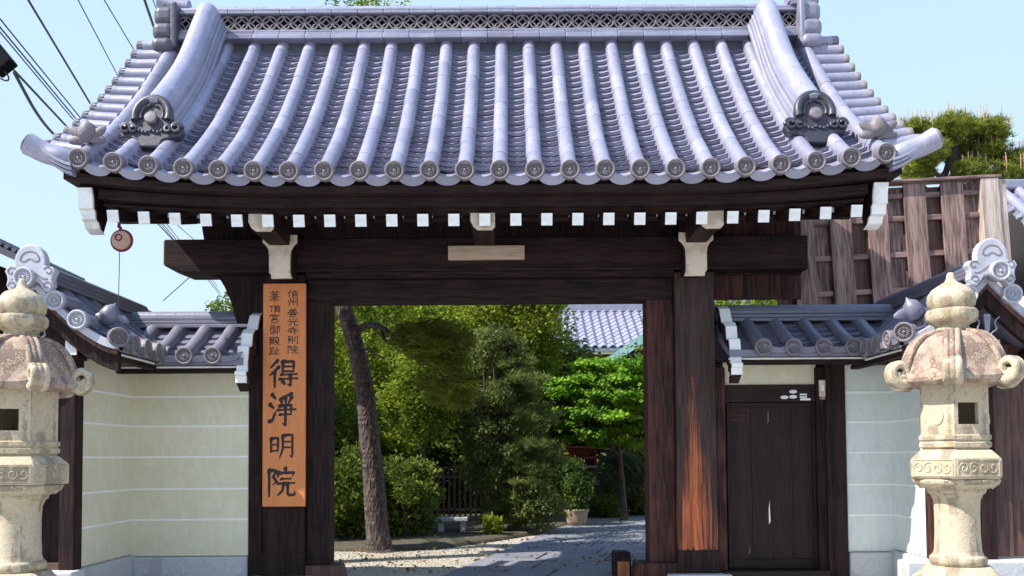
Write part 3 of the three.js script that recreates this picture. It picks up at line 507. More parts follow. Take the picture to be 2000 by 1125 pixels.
// ------------------------------------------------------------------ boards and hanging things on the gate
{
  const g = box(-0.665, 0.145, 3.452, 3.600, 0.022, 0.075, 0.006, 'x');
  solo('lintel_plaque', 'long plain pale beige board fixed on the middle of the dark crossbeam', 'board', g, std({ map: wood([0.36, 0.25, 0.19], [0.52, 0.39, 0.29]), roughness: 0.7 }));
}
{
  const glyph = {
    de: '32 5,12 28;36 28,10 55;24 45,24 98;50 8,50 42;50 8,85 8,85 42;50 25,85 25;50 42,85 42;45 54,95 52;40 70,98 67;75 55,75 92,66 88;50 78,57 88',
    kiyo: '15 6,26 17;7 34,19 44;6 82,15 80,27 54;82 4,45 16;46 19,50 30;62 17,64 28;84 14,74 29;42 38,82 36,82 62;34 50,98 48;42 63,82 62;62 36,62 94,53 88',
    aka: '8 20,8 72;8 20,34 18,34 70;8 44,34 43;8 68,34 66;52 8,52 60,40 97;52 8,88 6,88 91,79 85;52 32,88 31;52 54,88 53',
    inn: '10 8,10 98;10 8,34 10,24 30,36 48,22 58;66 2,68 12;42 16,40 30;42 18,95 16,90 28;52 38,84 37;42 54,96 52;60 54,56 78,38 96;74 53,74 88,82 94,98 92,98 80',
    shin: '26 5,8 40;18 28,18 98;62 4,68 14;36 20,96 18;46 34,86 33;46 48,86 47;46 62,46 95;46 62,86 62,86 93;46 92,86 91',
    shu: '28 8,24 60,10 95;10 35,16 50;42 35,48 50;55 10,55 85;70 35,76 50;86 6,86 97',
    zen: '35 3,42 14;66 3,58 14;18 20,82 19;24 32,76 31;8 44,92 43;50 14,50 54;35 47,40 57;65 47,60 57;5 62,95 61;28 72,28 96;28 72,72 71,72 95;28 94,72 93',
    ko: '50 3,50 40;22 12,30 30;80 10,70 30;6 44,94 42;38 44,34 72,8 95;62 43,62 85,70 92,94 90,94 76',
    ji: '22 18,78 17;50 3,50 38;8 38,92 37;6 58,94 56;66 42,66 94,54 89;30 68,38 80',
    betsu: '14 10,14 36;14 10,48 9,46 36;14 35,46 34;12 48,50 47,46 92,38 88;28 36,24 62,8 96;66 14,66 66;88 5,88 94,78 88',
    ka: '6 14,94 13;32 4,34 26;68 4,66 26;18 34,82 33;4 52,96 50;20 66,80 65;6 80,94 78;36 34,36 66;64 34,64 66;50 24,50 98',
    cho: '4 14,40 13;24 14,24 80,12 74;46 10,98 9;70 10,64 26;52 26,52 74;52 26,92 25,92 74;52 42,92 41;52 57,92 56;52 73,92 72;64 76,46 96;78 76,96 95',
    miya: '50 2,52 12;10 16,8 32;10 16,92 15,86 28;34 32,34 54;34 32,68 31,68 53;34 54,68 53;50 54,42 64;24 66,24 96;24 66,78 65,78 95;24 94,78 93',
    go: '22 4,6 26;26 26,4 52;16 42,16 96;42 6,34 20;36 22,64 20;30 40,66 38;50 22,50 80;36 55,36 82;50 60,64 58;28 86,68 76;74 16,94 15,92 70,84 66;74 16,74 97',
    ten: '8 10,48 9,48 28;8 10,8 60,2 94;8 28,48 27;16 42,48 41;12 62,54 60;24 32,24 62;40 32,40 62;24 70,12 88;38 70,48 86;64 8,62 30,54 40;64 10,82 9,84 34,96 34;58 50,88 48,60 96;64 60,96 95',
    ato: '10 10,10 34;10 10,40 9,40 33;10 33,40 32;24 34,24 88;24 60,42 59;10 56,10 90;4 92,46 84;72 8,72 88;72 44,94 43;56 40,56 88;48 90,98 88',
  };
  const W = 420, H = 2048, cv = document.createElement('canvas'); cv.width = W; cv.height = H;
  const c = cv.getContext('2d'), R = rng(77), img = c.createImageData(W, H);
  for (let y = 0; y < H; y++) for (let x = 0; x < W; x++) {
    const q = woodGrain(x / W * 0.45, y / H * 2.4), r = nA(x / W * 0.5, y / H * 2), o = (y * W + x) * 4, t = 0.6 * q + 0.4 * r;
    img.data[o] = lerp(188, 226, t); img.data[o + 1] = lerp(104, 146, t); img.data[o + 2] = lerp(58, 82, t); img.data[o + 3] = 255;
  }
  c.putImageData(img, 0, 0);
  const px = (x) => (x - 513) / 83 * W, py = (y) => (y - 553) / 437 * H;
  function write(id, x0, x1, y0, y1, w) {
    const X0 = px(x0), Y0 = py(y0), sx = (px(x1) - X0) / 100, sy = (py(y1) - Y0) / 100;
    c.fillStyle = '#1d1114';
    for (const stroke of glyph[id].split(';')) {
      const pts = stroke.split(',').map((p) => p.split(' ').map(Number)), curve = new THREE.CatmullRomCurve3(pts.map(([a, b]) => V(X0 + a * sx, Y0 + b * sy, 0)), false, 'catmullrom', 0.12), len = curve.getLength(), n = Math.ceil(len / 1.5);
      const flat = Math.abs(pts[0][1] - pts[pts.length - 1][1]) < 8 && pts.length === 2;
      for (let i = 0; i <= n; i++) {
        const t = i / n, p = curve.getPointAt(t), end = pts.length > 2 ? 1 - 0.55 * sm(0.75, 1, t) : 1 - 0.25 * sm(0.6, 1, t), r = w * (flat ? 0.72 : 1) * (1.25 - 0.45 * sm(0, 0.25, t) + (flat ? 0.35 * sm(0.8, 1, t) : 0)) * end * (0.94 + 0.12 * R());
        c.beginPath(); c.ellipse(p.x, p.y, r, r * 0.8, -0.7, 0, 7); c.fill();
      }
    }
  }
  ['shin', 'shu', 'zen', 'ko', 'ji', 'betsu', 'inn'].forEach((id, i) => write(id, 560, 583, [567, 583, 603, 622, 639, 657, 676][i], [582, 599, 620, 637, 654, 673, 692][i], 5.6));
  ['ka', 'cho', 'miya', 'go', 'ten', 'ato'].forEach((id, i) => write(id, 525, 547, [567, 596, 613, 635, 658, 678][i], [591, 611, 631, 654, 676, 694][i], 5.6));
  write('de', 522, 582, 703, 758, 18.5); write('kiyo', 524, 578, 768, 836, 18.5); write('aka', 526, 577, 848, 898, 16); write('inn', 521, 577, 915, 971, 18);
  const map = new THREE.CanvasTexture(cv); map.colorSpace = THREE.SRGBColorSpace;
  const a = at(511, 990, 0.07), b = at(595, 990, 0.07), d = at(554, 553, 0.07);
  const w = b.x - a.x, h = d.y - a.y, g = new RoundedBoxGeometry(w, h, 0.05, 1, 0.006), p = g.attributes.position, uv = g.attributes.uv;
  for (let i = 0; i < p.count; i++) uv.setXY(i, clamp(p.getX(i) / w + 0.5, 0.003, 0.997), clamp(p.getY(i) / h + 0.5, 0.002, 0.998));
  const m = solo('name_board', 'tall orange wooden board with black brush lettering on the left gate post', 'signboard', g, std({ map, roughness: 0.6, bumpMap: grainBump, bumpScale: 0.0015 }));
  m.position.set((a.x + b.x) / 2, (a.y + d.y) / 2, 0.03);
}
{
  const p = at(238, 470, 1.08), t = thing('hanging_disc', 'round pinkish disc with dark red rim hanging from the left eave by a red cord', 'hanging disc', p);
  const d = lathe([[0, 0.026], [0.082, 0.026], [0.09, 0.02], [0.09, -0.02], [0.082, -0.026], [0, -0.026]], 28); d.rotateX(Math.PI / 2); d.translate(p.x, p.y, p.z);
  const face = part(t, 'face', d, std({ map: texture(128, (x, y) => mix3([0.34, 0.19, 0.13], [0.52, 0.33, 0.24], nB(x, y)), true), roughness: 0.7 }));
  const rim = new THREE.TorusGeometry(0.095, 0.014, 8, 30); rim.translate(p.x, p.y, p.z); part(t, 'rim', boxUV(rim), M.cord);
  const kn = []; for (let i = 0; i <= 10; i++) { const a = i / 10 * 6.5; kn.push(V(p.x - 0.02 + 0.03 * Math.cos(a), p.y + 0.025 + 0.028 * Math.sin(a), p.z + 0.03)); } part(face, 'carved_mark', tube(kn, 0.006, 6), M.cord);
  const up = at(228, 434, 1.1), cord = []; for (let i = 0; i <= 8; i++) cord.push(V(lerp(p.x - 0.015, up.x, i / 8) + 0.009 * Math.sin(i * 2.2), lerp(p.y + 0.1, up.y + 0.07, i / 8), lerp(p.z, up.z, i / 8))); part(t, 'cord', tube(cord, 0.015, 8), M.cord);
  const lo = at(231, 583, 1.08); part(t, 'pull_string', tube([V(p.x - 0.02, p.y - 0.1, p.z), V(lo.x, lo.y - 0.2, p.z)], 0.004, 5), M.wire);
}
// ------------------------------------------------------------------ flanking walls
// roof in a local frame: x along the ridge, z across (front slope at +z); returns nothing, adds parts to t
function wallRoof(t, toWorld, o) {
  const prof = (k) => [o.run * k, o.ye + (o.yr - o.ye) * Math.pow(1 - k, o.pow)];     // k = 0 ridge ... 1 eave
  const dir = (k) => { const a = prof(Math.max(0, k - 0.02)), b = prof(Math.min(1, k + 0.02)); return V(0, b[1] - a[1], b[0] - a[0]).normalize(); };
  const put = (g) => g.applyMatrix4(toWorld), R = rng(o.seed);
  const slope = (q) => {
    const rings = []; for (let i = 0; i <= 8; i++) { const [z, y] = prof(i / 8); rings.push([V(o.x0, y - 0.02, q * z), V(o.x1, y - 0.02, q * z), V(o.x1, y - 0.09, q * z), V(o.x0, y - 0.09, q * z)]); }
    return loft(q > 0 ? rings : rings.map((r) => [r[1], r[0], r[3], r[2]]), { crease: 30 });
  };
  for (const q of [1, -1]) part(t, 'roof_bed', put(slope(q)), M.oldShadeTile);
  const rowM = new THREE.Matrix4(), pan = panGeo(o.step * 0.95, 0.17, 0.035, 0.026), panE = panGeo(o.step, 0.17, 0.04, 0.026, 0.06), k1 = Math.hypot(o.run, o.yr - o.ye), nR = Math.round(k1 / 0.13);
  for (const q of o.both ? [1, -1] : [1]) for (let x = o.x0 + o.first, i = 0; x < o.x1 - 0.02; x += o.step, i++) {
    const rings = [], ts = half(0.075, 0.04, 10);
    for (let k = 0; k <= 12; k++) { const kk = k / 12, [z, y] = prof(kk), d = dir(kk), n = V(0, d.z, -d.y), e = 1 + 0.05 * ((k % 4) / 4); rings.push(ts.map(([a, h]) => V(x + a * e, y + 0.015 + n.y * h * e, q * (z + n.z * h * e)))); }
    if (q > 0) rings.forEach((r) => r.reverse());
    const row = part(t, 'cover_tile_row', put(loft(rings.reverse(), { crease: 38 })), o.mats[i % o.mats.length]);
    const [ze, ye] = prof(1), pos = V(x, ye + 0.005, q * (ze + 0.02)).applyMatrix4(toWorld), rot = new THREE.Quaternion().setFromRotationMatrix(toWorld).multiply(new THREE.Quaternion().setFromAxisAngle(V(0, 1, 0), q > 0 ? 0 : Math.PI));
    const dm = part(row, 'flower_disc', DISC_SMALL, o.disc, { pos }); dm.quaternion.copy(rot);
    if (x + o.step > o.x1 + 0.05) continue;
    for (let r = 0; r < nR; r++) {
      const kk = 1 - r / nR, [z, y] = prof(kk), d = dir(kk), m = new THREE.Matrix4().makeBasis(V(q, 0, 0), V(0, d.z, -d.y * q), V(0, d.y, d.z * q)).setPosition(V(x + o.step / 2, y, q * (z + (r ? 0 : 0.03))));
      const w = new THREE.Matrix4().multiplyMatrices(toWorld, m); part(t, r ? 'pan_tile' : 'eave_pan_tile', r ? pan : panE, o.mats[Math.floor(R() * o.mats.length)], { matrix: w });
    }
  }
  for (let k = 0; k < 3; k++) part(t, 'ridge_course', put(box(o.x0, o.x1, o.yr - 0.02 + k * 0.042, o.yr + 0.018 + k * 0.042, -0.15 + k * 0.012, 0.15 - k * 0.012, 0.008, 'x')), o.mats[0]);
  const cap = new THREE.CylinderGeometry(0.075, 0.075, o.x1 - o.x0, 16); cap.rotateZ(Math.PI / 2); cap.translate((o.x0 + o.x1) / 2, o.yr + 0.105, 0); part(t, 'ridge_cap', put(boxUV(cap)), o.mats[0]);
  for (const q of [1, -1]) {
    part(t, 'eave_board', put(box(o.x0, o.x1, o.ye - 0.16, o.ye - 0.085, q * (o.run - 0.10) - 0.045, q * (o.run - 0.10) + 0.045, 0.006, 'x')), M.darkWood);
    part(t, 'white_eave_strip', put(box(o.x0, o.x1, o.ye - 0.112, o.ye - 0.094, q * (o.run - 0.05) - 0.008, q * (o.run - 0.05) + 0.008, 0.002, 'x')), M.white);
  }
}
const LINES = [at(370, 774.5, -0.05).y, at(370, 832.5, -0.05).y, at(370, 892.5, -0.05).y, at(370, 955, -0.05).y, at(370, 1015, -0.05).y];
function plasterBlock(t, x0, x1, z0, z1, mat, faces, top = 2.32) {
  const body = part(t, 'plaster', box(x0, x1, 0.34, top, z0, z1, 0.006), mat);
  for (const y of LINES) part(body, 'white_line', box(x0 - (faces.includes('x-') ? 0.004 : -0.002), x1 + (faces.includes('x+') ? 0.004 : -0.002), y - 0.0095, y + 0.0095, z0 + 0.01, z1 + 0.006, 0), M.lime);
  part(t, 'footing_stone', box(x0 - (faces.includes('x-') ? 0.05 : 0), x1 + (faces.includes('x+') ? 0.05 : 0), -0.05, 0.335, z0 - 0.02, z1 + 0.05, 0.015), M.footing);
}
// stepped white edge of the small roofs beside the gate
function roofEnd(t, x, q, z0, ye, yr, run) {
  const steps = [[-0.08, yr + 0.08], [0.05, yr + 0.03], [0.16, yr - 0.13], [0.26, yr - 0.15], [0.33, yr - 0.20], [0.36, yr - 0.33], [0.46, yr - 0.35], [0.50, ye - 0.06], [0.50, ye - 0.165], [0.56, ye - 0.175], [0.56, ye - 0.215], [0.535, ye - 0.222], [0.535, ye - 0.29]];
  const inner = steps.map(([z, y]) => [z - 0.13, y - 0.08]).reverse();
  const g = slab([...steps, ...inner].map(([z, y]) => [-(z + z0), y]), 0.10, { bevel: 0.003 }); g.rotateY(Math.PI / 2); g.translate(x - 0.05, 0, 0);
  const b = part(t, 'barge_board', g, M.darkWood);
  const strip = steps.map(([z, y]) => [V(x - 0.055, y, z + z0 + 0.008), V(x + 0.055, y, z + z0 + 0.008), V(x + 0.055, y - 0.006, z + z0 - 0.02), V(x - 0.055, y - 0.006, z + z0 - 0.02)]);
  part(b, 'painted_edge', loft(strip, { crease: 20 }), M.white, { label: 'white painted stepped edge of the barge board' });
}
const ZW = -0.30;
{
  const t = thing('plaster_wall', 'cream plaster wall with five white lines and tiled coping left of the gate', 'wall', V(-3.4, 0, ZW));
  plasterBlock(t, -4.10, -2.795, -0.55, -0.05, M.plasterBounceTint, []);
  part(t, 'end_post', box(-2.79, -2.645, 0.05, 2.75, -0.42, -0.03, 0.008), M.darkWood);
  wallRoof(t, place(0, 0, ZW), { x0: -4.3, x1: -2.72, first: 0.42, step: 0.287, run: 0.72, yr: 2.80, ye: 2.40, pow: 1.2, seed: 4, mats: [M.oldShadeTileC, M.oldShadeTile, M.oldShadeTileC], disc: M.tileDisc, both: false });
  roofEnd(t, -2.735, -1, ZW + 0.20, 2.42, 2.86, 0.72);
}
{
  const t = thing('side_door_wall', 'plaster wall tinted blue-grey for sky light, with a dark side door and tiled coping right of the gate', 'wall', V(3.1, 0, ZW));
  plasterBlock(t, 3.545, 4.10, -0.55, -0.05, M.plasterSkyTint, []);
  wallRoof(t, place(0, 0, ZW), { x0: 2.21, x1: 4.3, first: 0.335, step: 0.305, run: 0.72, yr: 2.83, ye: 2.45, pow: 1.2, seed: 6, mats: [M.oldShadeTile, M.oldShadeTileC, M.oldShadeTileB], disc: M.tileDisc, both: false });
  roofEnd(t, 2.275, 1, ZW + 0.20, 2.47, 2.90, 0.72);
  const X = (u, z) => at(u, 900, z).x;
  part(t, 'door_post', box(2.165, 2.265, 0.08, 2.3, -0.30, -0.03, 0.006), M.brownWood);
  part(t, 'door_post', box(X(1597, -0.06), X(1614, -0.06), 0.08, 2.3, -0.30, -0.06, 0.006), M.darkWood);
  part(t, 'end_post', box(X(1615, -0.02), X(1653, -0.02), 0.05, 2.38, -0.40, -0.02, 0.008), M.darkWood);
  const yb = at(1500, 751, -0.1).y, yt = at(1500, 711, -0.1).y, yd = at(1500, 785, -0.1).y;
  part(t, 'transom_plaster', box(2.266, X(1597, -0.12), yb, yt + 0.02, -0.25, -0.12, 0.003), M.plasterBounceTint);
  part(t, 'top_beam', box(2.17, 4.1, yt + 0.022, 2.38, -0.28, -0.04, 0.006, 'x'), M.darkWood);
  const head = part(t, 'door_header', box(2.266, X(1597, -0.10), yd, yb - 0.003, -0.25, -0.10, 0.004, 'x'), M.doorWood);
  for (const [u, v] of [[1532, 776], [1549, 765], [1549, 775]]) { const p = at(u, v, -0.097), g = new THREE.CylinderGeometry(1, 1, 0.004, 20); g.rotateX(Math.PI / 2); g.scale(0.042, 0.019, 1); part(head, 'oval_sticker', boxUV(g), M.white, { pos: p, label: 'small white oval sticker on the door header' }); }
  for (const [u0, u1, v0, v1] of [[1562, 1576, 769, 772], [1562, 1576, 774, 777], [1563, 1583, 778, 782]]) { const a = at(u0, v1, -0.097), b = at(u1, v0, -0.097); part(head, 'white_sticker', box(a.x, b.x, a.y, b.y, -0.098, -0.095, 0), M.white); }
  // door: frame, five boards, mail slot, worn white scratches
  const dx0 = 2.30, dx1 = X(1596, -0.12), door = part(t, 'door', box(dx0, dx1, 0.16, yd - 0.004, -0.21, -0.165, 0.004), M.doorWood);
  for (let i = 0; i < 4; i++) { const a = lerp(dx0 + 0.045, dx1 - 0.045, i / 4), b = lerp(dx0 + 0.045, dx1 - 0.045, (i + 1) / 4); part(door, 'door_board', box(a + 0.0007, b - 0.0007, 0.26, yd - 0.05, -0.166, -0.148, 0.004), i % 2 ? M.doorWood : M.brownWoodDoor ?? M.doorWood); }
  for (const [a, b, c, d] of [[dx0, dx0 + 0.044, 0.16, yd - 0.004], [dx1 - 0.044, dx1, 0.16, yd - 0.004]]) part(door, 'door_frame', box(a, b, c, d, -0.17, -0.135, 0.004), M.doorWood);
  for (const [c, d] of [[0.16, 0.258], [yd - 0.05, yd - 0.005]]) part(door, 'door_frame', box(dx0 + 0.045, dx1 - 0.045, c, d, -0.17, -0.136, 0.004, 'x'), M.doorWood);
  const s0 = at(1424, 822, -0.145), s1 = at(1463, 809, -0.145);
  part(door, 'mail_slot', merge([box(s0.x, s1.x, s0.y, s0.y + 0.022, -0.15, -0.138, 0.003, 'x'), box(s0.x, s1.x, s1.y - 0.02, s1.y, -0.15, -0.138, 0.003, 'x'), box(s0.x, s0.x + 0.02, s0.y + 0.02, s1.y - 0.02, -0.15, -0.139, 0.002), box(s1.x - 0.02, s1.x, s0.y + 0.02, s1.y - 0.02, -0.15, -0.139, 0.002)]), M.brownWood);
  for (const [u, v0, v1] of [[1503, 978, 1024], [1464, 1065, 1082], [1500, 800, 828]]) { const a = at(u - 1, v1, -0.147), b = at(u + 1.2, v0, -0.147); part(door, 'scratch', slab([[a.x, a.y], [b.x, a.y + 0.03], [(a.x + b.x) / 2 + 0.002, b.y], [a.x, b.y - 0.08]], 0.002).translate(0, 0, -0.148), v0 === 978 ? M.white : M.greyWood, { label: 'pale scratch in the dark door board' }); }
  part(t, 'door_sill', box(2.20, X(1614, 0), 0.0, 0.155, -0.36, 0.05, 0.01, 'x'), M.doorWood);
  part(t, 'back_wall', box(2.27, 3.5, 0.0, 2.3, -0.55, -0.30, 0), M.darkWood);
}
{
  const a = at(1600, 775, -0.04), b = at(1612, 742, -0.04), t = thing('door_chime', 'small narrow cream box on the post right of the dark side door', 'door chime', V((a.x + b.x) / 2, a.y, -0.04));
  part(t, 'case', box(a.x, b.x, a.y, b.y, -0.058, -0.025, 0.008), M.cream);
  const h = (b.y - a.y); part(t, 'button', box(a.x + 0.02, b.x - 0.02, a.y + h * 0.35, a.y + h * 0.7, -0.028, -0.02, 0.004), M.white);
  part(t, 'foot_plate', box(a.x + 0.004, b.x - 0.004, a.y - 0.03, a.y - 0.002, -0.058, -0.03, 0.004), M.greyWood);
}
// wing walls: run forward from the corners and end in small tiled gables behind the lanterns
function wing(q, label, plasterMat) {
  const cx = q * 4.295, t = thing('wing_wall', label, 'wall', V(cx, 0, 0.6), 'wing walls with small gables');
  const inner = q * 4.03, zf = q < 0 ? 1.12 : 0.76;
  { const a = Math.min(inner, q * 4.52), b = Math.max(inner, q * 4.52);
    const body = part(t, 'plaster', box(a, b, 0.36, 2.36, -0.5, zf, 0.006), plasterMat);
    for (const y of LINES) part(body, 'white_line', box(a - 0.006, b + 0.006, y - 0.0095, y + 0.0095, -0.45, zf - 0.01, 0), M.lime);
    part(t, 'footing_stone', box(a - 0.05, b + 0.05, -0.05, 0.355, -0.06, zf + 0.06, 0.02), M.footing);
    part(t, 'footing_stone', box(cx - 0.62, cx + 0.36 + (q > 0 ? 0.3 : 0), -0.05, 0.36, zf + 0.065, zf + 0.30, 0.02), M.footing); }
  // timber end: posts, panel, sill
  const wood1 = q > 0 ? M.redWood : M.darkWood;
  for (const d of [-0.235, 0.235]) part(t, 'end_post', box(cx + d - 0.07, cx + d + 0.07, 0.36, 2.42, zf + 0.002, zf + 0.16, 0.008), q > 0 && d < 0 ? M.brownWood : M.darkWood);
  if (q > 0) for (let i = 0; i < 5; i++) part(t, 'side_board', box(cx + 0.312 + i * 0.19, cx + 0.495 + i * 0.19, 0.38, 2.42, zf - 0.02, zf + 0.10 - (i % 2) * 0.02, 0.008), wood1);
  part(t, 'end_panel', box(cx - 0.165, cx + 0.165, 0.42, 2.4, zf + 0.004, zf + 0.05, 0), M.darkWood);
  part(t, 'end_sill', box(cx - 0.30, cx + 0.30, 0.345, 0.42, zf + 0.02, zf + 0.14, 0.006, 'x'), M.redWood);
  part(t, 'end_beam', box(cx - 0.34, cx + 0.34, 2.28, 2.46, zf + 0.01, zf + 0.18, 0.01, 'x'), M.darkWood);
  for (const d of [-0.29, 0.29]) { const p = part(t, 'purlin', box(cx + d - 0.05, cx + d + 0.05, 2.32, 2.44, -0.2, zf + 0.22, 0.006, 'z'), M.darkWood); part(p, 'painted_end', box(cx + d - 0.052, cx + d + 0.052, 2.315, 2.445, zf + 0.221, zf + 0.234, 0.002), M.white, { label: 'white painted purlin end' }); }
  const RY = q > 0 ? Math.PI / 2 : -Math.PI / 2;                    // local x -> world z; local +z -> inner side
  const toWorld = new THREE.Matrix4().makeBasis(V(0, 0, 1), V(0, 1, 0), V(-1, 0, 0)).setPosition(V(cx, 0, 0));
  const O = { x0: -0.9, x1: 1.38, first: 0.35, step: 0.275, run: 0.74, yr: 2.98, ye: 2.43, pow: 1.5, seed: 12 + q, mats: [M.oldShadeTile, M.oldShadeTileC, M.oldShadeTileB], disc: M.tileDisc, both: true };
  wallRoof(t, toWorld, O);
  const prof = (k) => [O.run * k, O.ye + (O.yr - O.ye) * Math.pow(1 - k, O.pow)];
  for (const e of [-1, 1]) {
    // gable edge: curved lip, dark barge board, discs facing forward
    const lip = [], barge = [], red = [];
    for (let i = 0; i <= 12; i++) { const [d, y] = prof(i / 12); lip.push([V(cx + e * d, y - 0.075, 1.455), V(cx + e * d, y + 0.0, 1.455), V(cx + e * d, y + 0.0, 1.3), V(cx + e * d, y - 0.075, 1.3)]); barge.push([V(cx + e * d, y - 0.27, 1.40), V(cx + e * d, y - 0.085, 1.40), V(cx + e * d, y - 0.085, 1.33), V(cx + e * d, y - 0.27, 1.33)]); red.push([V(cx + e * d, y - 0.125, 1.425), V(cx + e * d, y - 0.08, 1.425), V(cx + e * d, y - 0.08, 1.405), V(cx + e * d, y - 0.125, 1.405)]); }
    const fix = (r) => e > 0 ? r : r.map((g) => [...g].reverse());
    part(t, 'gable_lip', loft(fix(lip), { crease: 25 }), M.tilePale);
    const bb = part(t, 'barge_board', loft(fix(barge), { crease: 25 }), M.darkWood); part(bb, 'barge_moulding', loft(fix(red), { crease: 25 }), M.redWood);
    for (const k of [0.27, 0.55]) {
      const [d, y] = prof(k), x = cx + e * d, g = new THREE.CylinderGeometry(0.078, 0.078, 0.36, 16); g.rotateX(Math.PI / 2); g.translate(x, y + 0.02, 1.28);
      const roll = part(t, 'gable_roll', boxUV(g), M.tileB); part(roll, 'flower_disc', DISC_SMALL, M.tilePale, { pos: V(x, y + 0.02, 1.47) });
    }
    { const [d, y] = prof(0.99), a = V(cx + e * (d - 0.16), y + 0.07, 1.12), b = V(cx + e * (d + 0.03), y + 0.03, 1.44); const roll = part(t, 'corner_roll', tube([a, b], 0.083, 16), M.tilePale); const dm = part(roll, 'flower_disc', DISC_SMALL, M.tileDisc, { pos: b }); dm.quaternion.setFromUnitVectors(V(0, 0, 1), b.clone().sub(a).normalize()); }
    // peach ornament on the slope near the corner
    if (e === -q) { const [d, y] = prof(0.74), o = []; const ball = lathe([[0, 0.16], [0.02, 0.13], [0.07, 0.09], [0.092, 0.02], [0.07, -0.05], [0, -0.08]], 14); ball.rotateZ(-e * 0.5); o.push(ball); for (const w of [-1, 1]) { const g = new THREE.SphereGeometry(1, 8, 6); g.scale(0.045, 0.13, 0.025); g.translate(0, 0.09, 0); g.rotateZ(w * 2.0); g.translate(0, 0.04, 0); o.push(boxUV(g)); } const m = merge(o); m.translate(cx + e * d, y + 0.18, 1.18); part(t, 'corner_ornament', m, M.oldShadeTile); }
  }
  // ridge end tile: cloud outline, raised darker tubes painting in groove shade, flower disc in front
  const pts = []; for (let i = 0; i <= 14; i++) { const a = Math.PI * (-0.06 + 1.12 * i / 14); pts.push([0.14 * Math.cos(a), 0.20 + 0.16 * Math.sin(a)]); }
  const wingR = (s) => [[s * 0.155, 0.16], [s * 0.205, 0.155], [s * 0.225, 0.115], [s * 0.205, 0.075], [s * 0.20, 0.04], [s * 0.21, -0.01], [s * 0.185, -0.06], [s * 0.14, -0.07], [s * 0.105, -0.03], [s * 0.07, 0.02]];
  const sh = slab([...wingR(1).reverse(), ...pts, ...wingR(-1)], 0.09, { bevel: 0.012, seg: 2 }), base = V(cx, 2.93, 1.44);
  sh.translate(base.x, base.y, base.z); const oni = part(t, 'ridge_end_tile', sh, M.tilePale);
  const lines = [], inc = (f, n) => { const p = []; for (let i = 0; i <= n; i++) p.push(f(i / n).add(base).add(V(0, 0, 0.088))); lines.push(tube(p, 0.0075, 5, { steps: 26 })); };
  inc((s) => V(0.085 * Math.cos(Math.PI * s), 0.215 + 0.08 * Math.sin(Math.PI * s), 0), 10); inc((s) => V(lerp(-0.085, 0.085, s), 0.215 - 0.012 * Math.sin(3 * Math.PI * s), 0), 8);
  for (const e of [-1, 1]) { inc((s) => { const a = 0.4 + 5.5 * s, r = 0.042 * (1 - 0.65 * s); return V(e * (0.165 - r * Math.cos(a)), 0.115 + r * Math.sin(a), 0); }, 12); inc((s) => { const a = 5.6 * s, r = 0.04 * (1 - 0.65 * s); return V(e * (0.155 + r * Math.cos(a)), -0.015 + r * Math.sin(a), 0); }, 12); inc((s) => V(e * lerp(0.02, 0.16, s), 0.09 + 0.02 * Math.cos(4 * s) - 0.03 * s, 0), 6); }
  part(oni, 'groove_shade', merge(lines), M.tileDisc);
  part(t, 'ridge_disc', DISC_SMALL, M.tilePale, { pos: V(cx - 0.0 + (q < 0 ? -0.03 : 0.05), 2.985, 1.56) });
  const rr = new THREE.CylinderGeometry(0.075, 0.075, 0.3, 16); rr.rotateX(Math.PI / 2); rr.translate(cx + (q < 0 ? -0.03 : 0.05), 2.985, 1.40); part(t, 'ridge_roll', boxUV(rr), M.tileB);
  // hanging gable ornament below the apex
  const gy = []; for (const e of [-1, 1]) { gy.push(tube([V(cx + e * 0.115, 2.60, 1.41), V(cx + e * 0.07, 2.55, 1.412), V(cx + e * 0.085, 2.49, 1.412), V(cx + e * 0.05, 2.46, 1.414), V(cx, 2.415, 1.415)], 0.007, 6)); } gy.push(slab([[cx - 0.03, 2.62], [cx + 0.03, 2.62], [cx + 0.02, 2.48], [cx, 2.44], [cx - 0.02, 2.48]], 0.02).translate(0, 0, 1.40)); const stud = new THREE.SphereGeometry(0.013, 10, 8); stud.translate(cx, 2.585, 1.42); gy.push(boxUV(stud)); part(t, 'gable_ornament', merge(gy), M.tileB);
  return t;
}
wing(-1, 'left wing wall running forward, ending in a small tiled gable with white-rimmed discs', M.plasterBounceTint);
wing(1, 'right wing wall running forward to a small tiled gable with reddish wooden end', M.plasterSkyTint);

